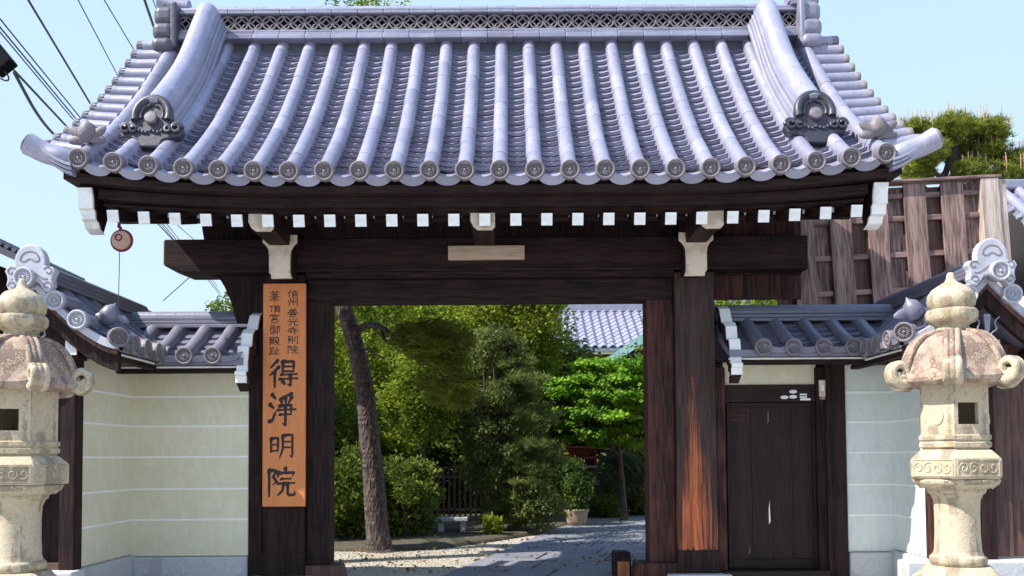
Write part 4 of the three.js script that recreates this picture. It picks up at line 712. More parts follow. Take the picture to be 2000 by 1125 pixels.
// ------------------------------------------------------------------ stone lanterns
function lantern(x, z, turn, label) {
  const t = thing('stone_lantern', label, 'stone lantern', V(x, 0, z), 'stone lanterns before the gate');
  t.rotation.y = turn; t.scale.set(0.84, 1, 0.84);
  const P = (name, g, m, parent = t, opt = {}) => { const o = new THREE.Mesh(g, m); o.name = name; if (opt.label) o.userData.label = opt.label; parent.add(o); return o; };
  const hex = (pts, k = 1) => { const rings = pts.map(([r, y]) => Array.from({ length: 6 }, (_, i) => V(r * Math.sin(i * Math.PI / 3), y, r * Math.cos(i * Math.PI / 3)))); return loft(rings.reverse().map((r) => r.reverse()), { crease: 12, k }); };
  P('base', merge([hex([[0.56, 0.30], [0.56, 0.0]]), hex([[0.50, 0.36], [0.55, 0.302]]), lathe([[0, 0.50], [0.27, 0.50], [0.33, 0.44], [0.40, 0.40], [0.42, 0.36]], 28)]), M.granite);
  P('shaft', lathe([[0, 1.11], [0.245, 1.11], [0.252, 1.085], [0.245, 1.06], [0.222, 1.045], [0.214, 1.03], [0.198, 1.0], [0.192, 0.9], [0.192, 0.75], [0.200, 0.62], [0.213, 0.585], [0.226, 0.575], [0.240, 0.565], [0.246, 0.54], [0.240, 0.515], [0.222, 0.505], [0.222, 0.49]], 36), M.granite);
  // platform with lotus petals below and carved panels
  const plat = P('platform', merge([hex([[0.30, 1.405], [0.345, 1.385], [0.40, 1.345], [0.425, 1.325], [0.425, 1.185], [0.41, 1.172], [0.30, 1.165]]), lathe([[0.36, 1.168], [0.37, 1.155], [0.355, 1.125], [0.30, 1.10], [0.24, 1.088], [0, 1.088]], 36)]), M.granite);
  const petals = []; for (let i = 0; i < 14; i++) { const a = [], b = []; for (let j = 0; j <= 8; j++) { const s = j / 8 * Math.PI, w = 0.195 * Math.cos(s), az = i / 14 * 2 * Math.PI + w, r = 0.372 - 0.07 * Math.sin(s), y = 1.160 - 0.062 * Math.sin(s); a.push(V(r * Math.sin(az), y, r * Math.cos(az))); b.push(V((r - 0.003) * Math.sin(az - w * 0.35), y + 0.008, (r - 0.003) * Math.cos(az - w * 0.35))); } petals.push(tube(a, 0.008, 5, { steps: 12 })); petals.push(tube(b.slice(1, 8), 0.006, 5, { steps: 8 })); }
  P('lotus_carving', merge(petals), M.granite, plat);
  const carv = []; for (let i = 0; i < 6; i++) { const az = (i + 0.5) * Math.PI / 3, m = new THREE.Matrix4().makeRotationY(az), ap = 0.425 * Math.cos(Math.PI / 6) + 0.002; for (let k = 0; k < 4; k++) { const p = []; for (let j = 0; j <= 16; j++) { const a = j / 16 * 7.5 + k, r = 0.045 * (1 - 0.75 * j / 16); p.push(V(-0.135 + k * 0.09 + r * Math.cos(a) * (k % 2 ? 1 : -1), 1.255 + r * Math.sin(a), ap).applyMatrix4(m)); } carv.push(tube(p, 0.0065, 5, { steps: 26 })); } const f = [[-0.19, 1.195], [0.19, 1.195], [0.19, 1.315], [-0.19, 1.315], [-0.19, 1.195]]; for (let k = 0; k < 4; k++) carv.push(tube([V(f[k][0], f[k][1], ap).applyMatrix4(m), V(f[k + 1][0], f[k + 1][1], ap).applyMatrix4(m)], 0.005, 5)); }
  P('scroll_carving', merge(carv), M.granite, plat);
  // fire box: six stone faces, two of them with windows
  const R6 = 0.325, ap = R6 * Math.cos(Math.PI / 6), fb = [];
  for (let i = 0; i < 6; i++) {
    const az = (i + 0.5) * Math.PI / 3, win = i === 0 || i === 3, w = R6 / 2;
    const hole = win ? [[-0.125, 1.585], [0.065, 1.585], [0.065, 1.75], [-0.125, 1.75]] : null;
    const g = slab([[-w, 1.50], [w, 1.50], [w, 1.90], [-w, 1.90]], 0.055, { holes: hole ? [hole] : [] }); g.translate(0, 0, ap - 0.055); g.rotateY(az); fb.push(g);
    if (!win) { const p = []; for (let j = 0; j <= 10; j++) { const a = -2.2 + 2.6 * j / 10; p.push(V(0.055 * Math.cos(a), 1.665 + 0.075 * Math.sin(a), ap + 0.001)); } const c = tube(p, (s) => 0.003 + 0.010 * Math.sin(Math.PI * s), 6, { steps: 14 }); c.rotateY(az); fb.push(c); }
  }
  fb.push(hex([[0.318, 1.51], [0.345, 1.50], [0.345, 1.472], [0.325, 1.462], [0.33, 1.455], [0.345, 1.445], [0.345, 1.415], [0.31, 1.40]]));
  P('fire_box', merge(fb), M.granite);
  // cap: swelling hexagonal roof with ribs that end in curled scrolls
  const rings = [], hexR = (a) => Math.cos(Math.PI / 6) / Math.cos(((a % (Math.PI / 3)) + Math.PI / 3) % (Math.PI / 3) - Math.PI / 6), seg = 72, N = noise2(9, 9);
  const row = (r, y, h) => { const a = []; for (let j = 0; j < seg; j++) { const az = j / seg * 2 * Math.PI, e = lerp(1, hexR(az), h), q = r * e * (1 + 0.012 * (N(j / seg, y) - 0.5)); a.push(V(q * Math.sin(az), y + h * 0.05 * Math.pow((e - 0.866) / 0.134, 2) * (y < 2.0 ? 1 : 0), q * Math.cos(az))); } return a; };
  for (const [r, y, h] of [[0.15, 2.315, 0], [0.20, 2.30, 0.2], [0.285, 2.26, 0.5], [0.355, 2.20, 0.8], [0.405, 2.13, 1], [0.43, 2.06, 1], [0.45, 2.01, 1], [0.485, 1.975, 1], [0.51, 1.945, 1], [0.505, 1.915, 1], [0.46, 1.89, 1], [0.36, 1.89, 0.8], [0.28, 1.885, 0.6]]) rings.push(row(r, y, h));
  const cap = P('cap', loft(rings.reverse().map((r) => r.reverse()), { crease: 35 }), M.graniteCap);
  for (let i = 0; i < 6; i++) {
    const az = i * Math.PI / 3, spine = [[0.17, 2.32], [0.28, 2.285], [0.365, 2.215], [0.415, 2.13], [0.445, 2.05], [0.485, 1.99]];
    const rib = []; spine.forEach(([r, y], j) => { for (const s of [0]) rib.push(V(s, y, r)); });
    const g = merge([-1, 0, 1].map((s) => tube(rib.map((p) => p.clone().add(V(s * 0.042, -0.012, -0.012))), 0.026, 8, { steps: 14 })));
    g.rotateY(az); P('cap_rib', g, M.graniteCap, cap);
    const sc = []; const c = V(0, 1.995, 0.49);
    for (const s of [-1, 0, 1]) { const p = []; for (let j = 0; j <= 22; j++) { const f = j / 22, a = -2.3 + f * 8.6, r = 0.090 * (1 - 0.72 * f); p.push(V(s * 0.042, c.y + r * Math.sin(a), c.z + r * Math.cos(a) * 1.0)); } sc.push(tube(p, (f) => 0.041 * (1 - 0.35 * f), 8, { steps: 40 })); }
    const cs = merge(sc); cs.rotateY(az); P('curled_scroll', cs, M.granite, cap);
  }
  cap.scale.set(1.07, 1, 1.07);
  const fin = P('finial', lathe([[0, 2.79], [0.022, 2.785], [0.032, 2.765], [0.036, 2.735], [0.05, 2.712], [0.09, 2.69], [0.15, 2.655], [0.188, 2.61], [0.197, 2.565], [0.19, 2.525], [0.172, 2.50], [0.165, 2.495], [0.198, 2.488], [0.212, 2.465], [0.208, 2.42], [0.185, 2.39], [0.15, 2.375], [0.135, 2.36], [0.14, 2.335], [0.16, 2.305], [0, 2.30]], 32), M.granite); fin.scale.set(1.08, 1, 1.08);
  return t;
}
lantern(at(1866, 900, 2.46).x, 2.46, -0.46, 'large sunlit stone lantern at the right, in front of the sky-tinted wall');
lantern(at(38, 900, 2.46).x, 2.46, -0.287, 'stone lantern cut by the left edge, in front of the cream wall');

// ------------------------------------------------------------------ tall board fence and neighbours at the right
{
  const zf = -2.2, P = (u, v, z = zf) => at(u, v, z), top = P(1780, 368).y, left = P(1592, 500).x, t = thing('board_fence', 'tall weathered fence of upright boards above the side door roof', 'fence', V(left, 0, zf));
  t.rotation.z = 0.045;
  const add = (name, x0, x1, y0, y1, z0, z1, mat, gr = 'y') => { const m = new THREE.Mesh(box(x0 - left + 0.17, x1 - left + 0.17, y0, y1, z0 - zf, z1 - zf, 0.006, gr), mat); m.name = name; t.add(m); };
  const X = (u) => P(u, 450).x;
  const fr = [[1548, 1590], [1622, 1664], [1696, 1736], [1769, 1812], [1842, 1886]];
  fr.forEach(([a, b], i) => add('front_board', X(a), X(b), 0, top - 0.02, zf + 0.03, zf + 0.06, i > 2 ? M.greyWood : M.greyWood));
  for (let i = 0; i < 6; i++) { const a = 1515 + i * 73.5, b = a + 48; add('back_board', X(a), X(b), 0, top - 0.05 + (i % 2) * 0.02, zf - 0.06, zf - 0.03, i % 2 ? M.greyWood : M.redWood); }
  for (const v of [392, 436, 506, 575]) { const y = P(1780, v).y; add('rail', X(1550), X(1930), y - 0.035, y + 0.035, zf - 0.027, zf + 0.027, M.greyWood, 'x'); }
  add('top_rail', X(1550), X(1958), top, top + 0.035, zf - 0.10, zf + 0.12, M.greyWood, 'x');
  add('corner_post', X(1917), X(1952), 0, top - 0.005, zf - 0.10, zf + 0.11, M.paleWood);
  add('corner_board', X(1953), X(1967), 0, top - 0.03, zf - 0.14, zf + 0.09, M.paleWood);
}
{
  // neighbouring house: its tiled roof shows at the right edge
  const z = -6, a = at(1960, 372, z), t = thing('neighbour_house', 'grey tiled roof of the house beyond the fence at the right edge', 'house', V(a.x, 0, z));
  const ridge = a.y, ev = at(1960, 520, z + 2).y;
  part(t, 'wall', box(a.x + 0.3, a.x + 7, 0, ev - 0.1, z - 4, z + 1.6, 0), M.plasterBounceTint);
  const roof = part(t, 'roof', loft([[V(a.x - 0.2, ev, z + 2.2), V(a.x + 7.3, ev, z + 2.2), V(a.x + 7.3, ev - 0.1, z + 2.2), V(a.x - 0.2, ev - 0.1, z + 2.2)], [V(a.x - 0.2, ridge, z), V(a.x + 7.3, ridge, z), V(a.x + 7.3, ridge - 0.1, z), V(a.x - 0.2, ridge - 0.1, z)], [V(a.x - 0.2, ev, z - 4), V(a.x + 7.3, ev, z - 4), V(a.x + 7.3, ev - 0.1, z - 4), V(a.x - 0.2, ev - 0.1, z - 4)]], { crease: 20 }), M.tileB);
  for (let r = 0; r < 10; r++) { const y = lerp(ev, ridge, r / 10), zz = lerp(z + 2.2, z, r / 10); part(roof, 'tile_course', box(a.x - 0.24, a.x + 7.3, y - 0.02, y + 0.055, zz - 0.13, zz + 0.03, 0.02, 'x'), r % 2 ? M.tile : M.tileC); }
  for (let i = 0; i < 5; i++) part(roof, 'roll_row', tube([V(a.x + i * 0.3 - 0.1, ridge, z + 0.05), V(a.x + i * 0.3 - 0.1, ev + 0.04, z + 2.25)], 0.085, 10), M.tile);
  part(t, 'ridge_tiles', box(a.x - 0.3, a.x + 7.3, ridge - 0.02, ridge + 0.16, z - 0.16, z + 0.16, 0.04, 'x'), M.tile);
}
{
  const z = -3, a = at(-60, 452, z), b = at(46, 503, z + 0.3), t = thing('street_roof', 'dark roof edge sloping in at the far left, behind the left gable', 'roof', V(a.x, 0, z));
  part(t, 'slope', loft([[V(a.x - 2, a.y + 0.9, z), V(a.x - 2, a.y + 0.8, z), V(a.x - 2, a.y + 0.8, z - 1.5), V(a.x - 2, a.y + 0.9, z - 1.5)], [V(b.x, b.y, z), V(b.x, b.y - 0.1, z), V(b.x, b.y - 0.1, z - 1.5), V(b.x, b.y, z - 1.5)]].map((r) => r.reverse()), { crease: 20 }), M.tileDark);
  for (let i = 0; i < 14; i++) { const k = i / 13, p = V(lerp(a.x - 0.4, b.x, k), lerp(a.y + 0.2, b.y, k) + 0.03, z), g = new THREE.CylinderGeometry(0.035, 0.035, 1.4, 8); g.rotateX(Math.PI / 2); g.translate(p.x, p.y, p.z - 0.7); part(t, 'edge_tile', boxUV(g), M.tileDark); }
  part(t, 'wall', box(a.x - 2, a.x + 0.2, 0, a.y - 0.4, z - 1.4, z - 0.2, 0), M.darkWood);
}
// ------------------------------------------------------------------ wires
{
  const cable = (pts, r, label) => solo('power_cable', label, 'cable', tube(pts, r, 6, { steps: 24 }), M.wire, 'overhead power cables');
  const line = (u0, v0, z0, u1, v1, z1, sag = 0) => { const a = at(u0, v0, z0), b = at(u1, v1, z1); const m = a.clone().lerp(b, 0.5); m.y -= sag; return [a, a.clone().lerp(b, 0.25).add(V(0, -sag * 0.75, 0)), m, a.clone().lerp(b, 0.75).add(V(0, -sag * 0.75, 0)), b]; };
  cable(line(42, -22, -3, 235, 300, -10), 0.017, 'thick dark cable crossing the sky left of the roof');
  cable(line(140, -24, -3, 250, 186, -9), 0.009, 'thin cable second from the right in the sky left of the roof');
  cable(line(188, -26, -3, 290, 145, -9), 0.009, 'thin cable meeting the roof verge just below the ridge end');
  cable(line(272, -30, -3, 318, 104, -7), 0.021, 'short thick cable running down behind the left ridge end');
  cable(line(287, -30, -3, 330, 80, -7), 0.008, 'thin cable beside the thick one behind the left ridge end');
  cable(line(-30, 0, -2, 425, 560, -26), 0.011, 'uppermost of the three parallel cables above the black box');
  cable(line(-30, 17, -2, 430, 572, -26), 0.012, 'middle of the three parallel cables above the black box');
  cable(line(-30, 27, -2, 435, 582, -26), 0.010, 'lowest of the three parallel cables above the black box');
  cable(line(28, 138, -2, 400, 535, -24, 0), 0.016, 'straight dark cable leaving the black box toward the roof corner');
  cable(line(28, 142, -2, 150, 280, -8, 0.28), 0.022, 'thick sagging cable leaving the black box');
  cable(line(310, 408, -6, 395, 482, -12), 0.008, 'thin cable in the sky gap under the left eave');
  cable(line(318, 588, -6, 392, 522, -6), 0.008, 'thin slanting cable below the end of the crossbeam');
  const a = at(0, 88, -2), b = at(33, 157, -2), t = thing('cable_box', 'black cable closure box hanging on the wires at the upper left edge', 'box', a.clone());
  const g = box(-0.5, 0.12, -0.135, 0.135, -0.1, 0.1, 0.02); g.rotateZ(-0.88); const c = at(2, 122, -2); g.translate(c.x, c.y, c.z); part(t, 'case', g, M.black);
  const lp = []; for (let i = 0; i <= 12; i++) { const e = i / 12 * 6.28, q = at(4, 146, -2); lp.push(V(q.x + 0.09 * Math.cos(e) , q.y + 0.06 * Math.sin(e) - 0.05 * Math.cos(e), q.z)); } part(t, 'cable_loop', tube(lp, 0.011, 6), M.wire);
}
// ------------------------------------------------------------------ plants
const leafMat = (rough = 0.8, trans = 0.35) => new THREE.MeshPhysicalMaterial({ color: 0xffffff, roughness: rough, transmission: trans, thickness: 0, side: THREE.DoubleSide, specularIntensity: 0.2 });
const LEAF = leafMat(0.75, 0.46), NEEDLE = leafMat(0.8, 0.3);
function leafCluster(n, size, spread, flat, seed, wide = 0.5) {
  const R = rng(seed), pos = [], nor = [];
  for (let i = 0; i < n; i++) {
    const c = V((R() - 0.5) * 2, (R() - 0.5) * 2 * flat, (R() - 0.5) * 2).multiplyScalar(spread), q = new THREE.Quaternion().setFromEuler(new THREE.Euler((R() - 0.5) * 2.2 * (1.2 - flat * 0.2), R() * 6.28, (R() - 0.5) * 1.8));
    const s = size * (0.7 + 0.6 * R()), pts = [V(0, 0, -s), V(s * wide, s * 0.14, 0), V(0, 0, s), V(-s * wide, s * 0.14, 0)].map((p) => p.applyQuaternion(q).add(c));
    for (const [a, b, d] of [[0, 1, 2], [0, 2, 3]]) { const nn = V().crossVectors(V().subVectors(pts[b], pts[a]), V().subVectors(pts[d], pts[a])).normalize(); for (const k of [a, b, d]) { pos.push(pts[k].x, pts[k].y, pts[k].z); nor.push(nn.x, nn.y, nn.z); } }
  }
  const g = new THREE.BufferGeometry(); g.setAttribute('position', new THREE.Float32BufferAttribute(pos, 3)); g.setAttribute('normal', new THREE.Float32BufferAttribute(nor, 3));
  return g;
}
function needleTuft(n, len, seed, up = 0.5) {
  const R = rng(seed), pos = [], nor = [];
  for (let i = 0; i < n; i++) {
    const d = V(R() - 0.5, R() * up + (up > 0.4 ? 0.12 : -0.3) , R() - 0.5).normalize(), s = V().crossVectors(d, V(R() - 0.5, R() - 0.5, R() - 0.5)).normalize().multiplyScalar(len * 0.055), e = d.clone().multiplyScalar(len * (0.7 + 0.4 * R())), nn = V().crossVectors(s, d).normalize();
    for (const p of [s, e, s.clone().negate()]) { pos.push(p.x, p.y, p.z); nor.push(nn.x, nn.y, nn.z); }
  }
  const g = new THREE.BufferGeometry(); g.setAttribute('position', new THREE.Float32BufferAttribute(pos, 3)); g.setAttribute('normal', new THREE.Float32BufferAttribute(nor, 3));
  return g;
}
const CL = { leaf: leafCluster(10, 0.045, 0.11, 0.8, 1), small: leafCluster(12, 0.028, 0.085, 0.8, 2), big: leafCluster(9, 0.075, 0.18, 0.8, 3), maple: leafCluster(12, 0.042, 0.13, 0.28, 4, 0.75), tuft: needleTuft(12, 0.13, 5), droop: needleTuft(12, 0.16, 6, 0.3) };
// scattered foliage: clumps spread through an ellipsoid, small sprays around each clump
function foliage(parent, name, { c, r, clumps, per, cr = 0.3, geo, mat = LEAF, cols, seed, shell = 0.5, flat = 1, layer = 0, scale = 1 }) {
  const R = rng(seed), o = origins.get(parent) ?? V(), list = [];
  for (let i = 0; i < clumps; i++) {
    let p; do { p = V(R() * 2 - 1, R() * 2 - 1, R() * 2 - 1); } while (p.lengthSq() > 1 || p.lengthSq() < shell * shell * R());
    if (layer) p.y = Math.round(p.y * layer) / layer + (R() - 0.5) * 0.08;
    const cc = V(c.x + p.x * r.x, c.y + p.y * r.y, c.z + p.z * r.z), s = cr * (0.55 + 0.9 * R()), tone = R();
    for (let k = 0; k < per; k++) { let q; do { q = V(R() * 2 - 1, R() * 2 - 1, R() * 2 - 1); } while (q.lengthSq() > 1); list.push([cc.clone().add(V(q.x * s, q.y * s * flat, q.z * s)), tone * 0.7 + R() * 0.3, R() * 6.28, R()]); }
  }
  const m = new THREE.InstancedMesh(geo, mat, list.length), M4 = new THREE.Matrix4(), col = new THREE.Color();
  list.forEach(([p, tone, a, b], i) => {
    const k = scale * (0.75 + 0.5 * b);
    M4.compose(p.sub(o), new THREE.Quaternion().setFromEuler(new THREE.Euler((b - 0.5) * 0.7, a, (tone - 0.5) * 0.7)), V(k, k, k)); m.setMatrixAt(i, M4);
    const [x, y] = cols; col.setRGB(lerp(x[0], y[0], tone), lerp(x[1], y[1], tone), lerp(x[2], y[2], tone)); m.setColorAt(i, col);
  });
  m.name = name; m.userData.kind = 'stuff'; parent.add(m);
  return m;
}
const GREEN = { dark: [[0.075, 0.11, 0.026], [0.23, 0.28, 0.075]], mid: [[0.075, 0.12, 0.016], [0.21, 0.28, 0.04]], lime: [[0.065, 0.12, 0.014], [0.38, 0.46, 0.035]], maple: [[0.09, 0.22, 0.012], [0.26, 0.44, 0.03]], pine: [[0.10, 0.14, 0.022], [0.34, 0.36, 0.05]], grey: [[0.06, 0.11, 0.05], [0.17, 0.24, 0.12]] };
function limbs(t, name, list, mat = M.twig) { part(t, name, merge(list), mat); }

// leaning pine inside the gate
{
  const z = -3.64, B = (u, v, zz = z) => at(u, v, zz), b = B(742, 1078), t = thing('pine_tree', 'leaning pine with rough dark trunk just inside the gate', 'tree', V(b.x, 0, z));
  const pts = [V(b.x + 0.03, -0.08, z), V(b.x - 0.03, 0.25, z), B(732, 960), B(722, 860), B(712, 760), B(695, 680), B(676, 615), B(655, 540, z - 0.1), B(640, 440, z - 0.2), B(640, 330, z - 0.3)];
  part(t, 'trunk', tube(pts, (s) => (s < 0.06 ? 0.205 - s * 0.6 : 0.172) * (1 - 0.5 * s), 22, { steps: 70, noise: 0.10, seed: 4, k: 1.6 }), M.bark);
  part(t, 'branch', merge([tube([B(690, 652), B(715, 636, z + 0.05), B(745, 640, z + 0.15), B(765, 655, z + 0.2), B(790, 678, z + 0.25), B(815, 700, z + 0.3)], (s) => 0.062 * (1 - 0.75 * s), 10, { noise: 0.12, k: 2 }), tube([B(745, 645, z + 0.15), B(752, 665, z + 0.2), B(775, 672, z + 0.25), B(800, 640, z + 0.35), B(840, 625, z + 0.4)], (s) => 0.03 * (1 - 0.7 * s), 8, { k: 2 }), tube([B(705, 690), B(722, 680, z + 0.1), B(728, 690, z + 0.2), B(750, 700, z + 0.2)], (s) => 0.017, 6), tube([B(765, 655, z + 0.2), B(800, 690, z + 0.3), B(850, 720, z + 0.4), B(880, 760, z + 0.45)], (s) => 0.026 * (1 - 0.6 * s), 7)]), M.bark);
  part(t, 'root_flare', (() => { const g = new THREE.ConeGeometry(0.36, 0.26, 18, 3); g.translate(b.x + 0.03, 0.05, z); return boxUV(g, 2); })(), M.bark);
  const c1 = B(840, 665, z + 0.35), c2 = B(880, 740, z + 0.4), c3 = B(760, 610, z);
  foliage(t, 'needles', { c: c1, r: V(0.55, 0.32, 0.5), clumps: 52, per: 11, cr: 0.12, geo: CL.droop, mat: NEEDLE, cols: GREEN.pine, seed: 21 });
  foliage(t, 'needles', { c: c2, r: V(0.42, 0.38, 0.45), clumps: 40, per: 10, cr: 0.11, geo: CL.droop, mat: NEEDLE, cols: GREEN.pine, seed: 22 });
  foliage(t, 'needles', { c: V(c3.x - 0.3, 5.2, z), r: V(1.5, 0.9, 1.3), clumps: 90, per: 18, cr: 0.24, geo: CL.tuft, mat: NEEDLE, cols: GREEN.pine, seed: 23, layer: 2 });
}
function tree(name, label, { x, z, h0, trunkR, trunkTop, crown, lean = 0, boughs = 7 }) {
  const t = thing(name, label, 'tree', V(x, 0, z), name === 'garden_tree' ? 'trees behind the gate garden' : undefined);
  const list = [tube([V(x, -0.1, z), V(x + lean * 0.4, trunkTop * 0.4, z), V(x + lean, trunkTop, z)], (s) => trunkR * (1 - 0.6 * s), 10, { noise: 0.1, k: 1.5 })];
  const R = rng(Math.round(Math.abs(x * 100 + z * 10)) + 3), cr = crown[0];
  for (let i = 0; i < boughs; i++) { const k = 0.45 + 0.5 * R(), a = R() * 6.28, p0 = V(x + lean * k, trunkTop * k, z); list.push(tube([p0, p0.clone().add(V(Math.cos(a) * cr.r.x * 0.35, cr.r.y * 0.25, Math.sin(a) * cr.r.z * 0.35)), V(cr.c.x + Math.cos(a) * cr.r.x * 0.7, Math.max(p0.y, cr.c.y) + (R() - 0.3) * cr.r.y * 0.6, cr.c.z + Math.sin(a) * cr.r.z * 0.7)], (s) => trunkR * 0.4 * (1 - 0.8 * s), 6)); }
  limbs(t, 'trunk', list);
  crown.forEach((c) => foliage(t, 'crown', c));
  return t;
}
tree('broadleaf_tree', 'yellow-green broadleaf tree seen behind the leaning pine', { x: -1.49, z: -6.1, trunkR: 0.075, trunkTop: 3.0, lean: -0.12, boughs: 2, crown: [
  { c: V(-1.6, 2.5, -6.1), r: V(0.62, 0.75, 0.5), clumps: 46, per: 16, cr: 0.24, geo: CL.leaf, cols: [[0.065, 0.12, 0.014], [0.34, 0.42, 0.035]], seed: 30 },
  { c: V(-2.7, 3.6, -8.4), r: V(2.1, 1.9, 1.3), clumps: 190, per: 20, cr: 0.36, geo: CL.leaf, cols: GREEN.lime, seed: 31 }] });
tree('tall_tree', 'tall green tree whose top shows just above the main ridge', { x: -3.4, z: -12, trunkR: 0.22, trunkTop: 9.5, crown: [
  { c: V(-3.4, 8.6, -12), r: V(1.6, 4.1, 1.4), clumps: 330, per: 20, cr: 0.4, geo: CL.leaf, cols: GREEN.lime, seed: 32 }] });
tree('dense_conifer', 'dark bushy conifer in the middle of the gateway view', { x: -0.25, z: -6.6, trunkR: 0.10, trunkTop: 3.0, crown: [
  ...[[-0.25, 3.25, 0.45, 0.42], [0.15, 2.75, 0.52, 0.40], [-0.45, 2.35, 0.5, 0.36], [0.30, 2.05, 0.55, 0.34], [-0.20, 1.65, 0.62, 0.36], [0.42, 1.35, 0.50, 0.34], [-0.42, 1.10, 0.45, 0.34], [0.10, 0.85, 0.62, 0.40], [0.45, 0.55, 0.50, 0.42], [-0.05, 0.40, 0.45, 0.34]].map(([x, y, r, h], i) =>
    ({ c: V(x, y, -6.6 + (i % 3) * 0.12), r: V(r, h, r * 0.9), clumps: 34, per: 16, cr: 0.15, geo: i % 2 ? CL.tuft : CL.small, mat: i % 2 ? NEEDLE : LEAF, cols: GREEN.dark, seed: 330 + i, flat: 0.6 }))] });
tree('evergreen_tree', 'sunlit olive-green evergreen beside the hall roof in the gateway', { x: 0.0, z: -9.8, trunkR: 0.12, trunkTop: 4.2, crown: [
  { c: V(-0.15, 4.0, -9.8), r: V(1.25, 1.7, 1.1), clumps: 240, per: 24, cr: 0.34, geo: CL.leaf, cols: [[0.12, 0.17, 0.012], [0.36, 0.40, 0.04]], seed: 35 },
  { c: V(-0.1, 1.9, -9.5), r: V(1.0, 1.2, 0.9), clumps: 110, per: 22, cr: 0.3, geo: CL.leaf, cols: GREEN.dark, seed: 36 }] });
tree('maple_tree', 'bright green maple in layered sprays at the right of the gateway view', { x: 2.35, z: -9.4, trunkR: 0.09, trunkTop: 2.8, lean: -0.2, crown: [
  { c: V(2.05, 2.55, -9.4), r: V(1.4, 0.95, 1.1), clumps: 115, per: 30, cr: 0.36, geo: CL.maple, cols: GREEN.maple, seed: 37, flat: 0.24 }] });
tree('garden_tree', 'yellow-green tree whose leaves show in the gap above the side door roof', { x: 5.0, z: -7.2, trunkR: 0.12, trunkTop: 3.0, crown: [
  { c: V(4.9, 3.5, -7.2), r: V(1.5, 1.5, 1.2), clumps: 140, per: 20, cr: 0.34, geo: CL.leaf, cols: GREEN.lime, seed: 38 }] });
tree('low_tree', 'leafy tree whose tips show above the left wall coping', { x: -5.0, z: -6, trunkR: 0.10, trunkTop: 2.9, crown: [
  { c: V(-4.5, 2.92, -6), r: V(1.1, 1.1, 1.0), clumps: 120, per: 20, cr: 0.26, geo: CL.leaf, cols: GREEN.lime, seed: 39 }] });
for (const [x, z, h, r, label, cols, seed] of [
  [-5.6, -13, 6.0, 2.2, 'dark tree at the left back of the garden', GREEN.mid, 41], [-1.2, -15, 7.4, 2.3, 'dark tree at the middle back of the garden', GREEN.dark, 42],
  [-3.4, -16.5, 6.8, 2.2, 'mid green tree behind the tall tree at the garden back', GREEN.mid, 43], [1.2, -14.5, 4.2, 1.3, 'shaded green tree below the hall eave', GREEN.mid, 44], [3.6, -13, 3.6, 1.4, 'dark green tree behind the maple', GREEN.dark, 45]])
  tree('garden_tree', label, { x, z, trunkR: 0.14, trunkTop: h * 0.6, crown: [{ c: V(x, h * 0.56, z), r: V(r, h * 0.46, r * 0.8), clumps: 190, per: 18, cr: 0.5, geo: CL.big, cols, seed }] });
function shrub(label, x, y, z, rx, ry, cols, seed, geo = CL.leaf, clumps = 60, per = 22, name = 'shrub') {
  const t = thing(name, label, 'shrub', V(x, 0, z), 'shrubs in the gate garden'); limbs(t, 'stem', [0, 1, 2, 3].map((i) => tube([V(x, 0, z), V(x + Math.cos(i * 1.7) * rx * 0.5, y, z + Math.sin(i * 1.7) * rx * 0.5)], 0.018, 5)));
  foliage(t, 'foliage', { c: V(x, y, z), r: V(rx, ry, rx), clumps, per, cr: Math.min(0.22, rx * 0.4), geo, cols, seed });
  return t;
}
const S = (u, v, z) => at(u, v, z);
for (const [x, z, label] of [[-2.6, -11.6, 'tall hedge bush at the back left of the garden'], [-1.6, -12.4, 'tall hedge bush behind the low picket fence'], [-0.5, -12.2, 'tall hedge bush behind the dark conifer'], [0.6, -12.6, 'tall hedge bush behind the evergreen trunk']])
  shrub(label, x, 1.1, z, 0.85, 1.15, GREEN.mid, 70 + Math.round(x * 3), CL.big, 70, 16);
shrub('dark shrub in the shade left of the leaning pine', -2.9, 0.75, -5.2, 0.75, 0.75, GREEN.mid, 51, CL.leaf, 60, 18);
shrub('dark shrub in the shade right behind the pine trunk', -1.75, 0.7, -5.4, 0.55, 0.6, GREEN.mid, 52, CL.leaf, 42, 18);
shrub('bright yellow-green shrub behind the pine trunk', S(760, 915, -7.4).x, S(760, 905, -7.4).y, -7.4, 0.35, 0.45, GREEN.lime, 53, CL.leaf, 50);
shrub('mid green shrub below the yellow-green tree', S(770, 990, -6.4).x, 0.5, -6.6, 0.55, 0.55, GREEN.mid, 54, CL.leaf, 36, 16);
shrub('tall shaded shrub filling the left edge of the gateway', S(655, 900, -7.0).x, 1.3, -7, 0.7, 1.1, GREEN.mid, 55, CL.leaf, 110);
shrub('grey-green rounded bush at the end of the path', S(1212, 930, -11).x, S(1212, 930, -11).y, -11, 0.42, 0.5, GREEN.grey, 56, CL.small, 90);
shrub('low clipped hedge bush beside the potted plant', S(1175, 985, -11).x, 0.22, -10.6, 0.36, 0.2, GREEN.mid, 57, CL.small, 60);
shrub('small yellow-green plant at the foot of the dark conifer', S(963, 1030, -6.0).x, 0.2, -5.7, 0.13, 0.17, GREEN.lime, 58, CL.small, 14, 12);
shrub('dark shrub at the right garden edge below the maple', 3.1, 0.8, -11.5, 0.7, 0.8, GREEN.dark, 59, CL.leaf, 80);
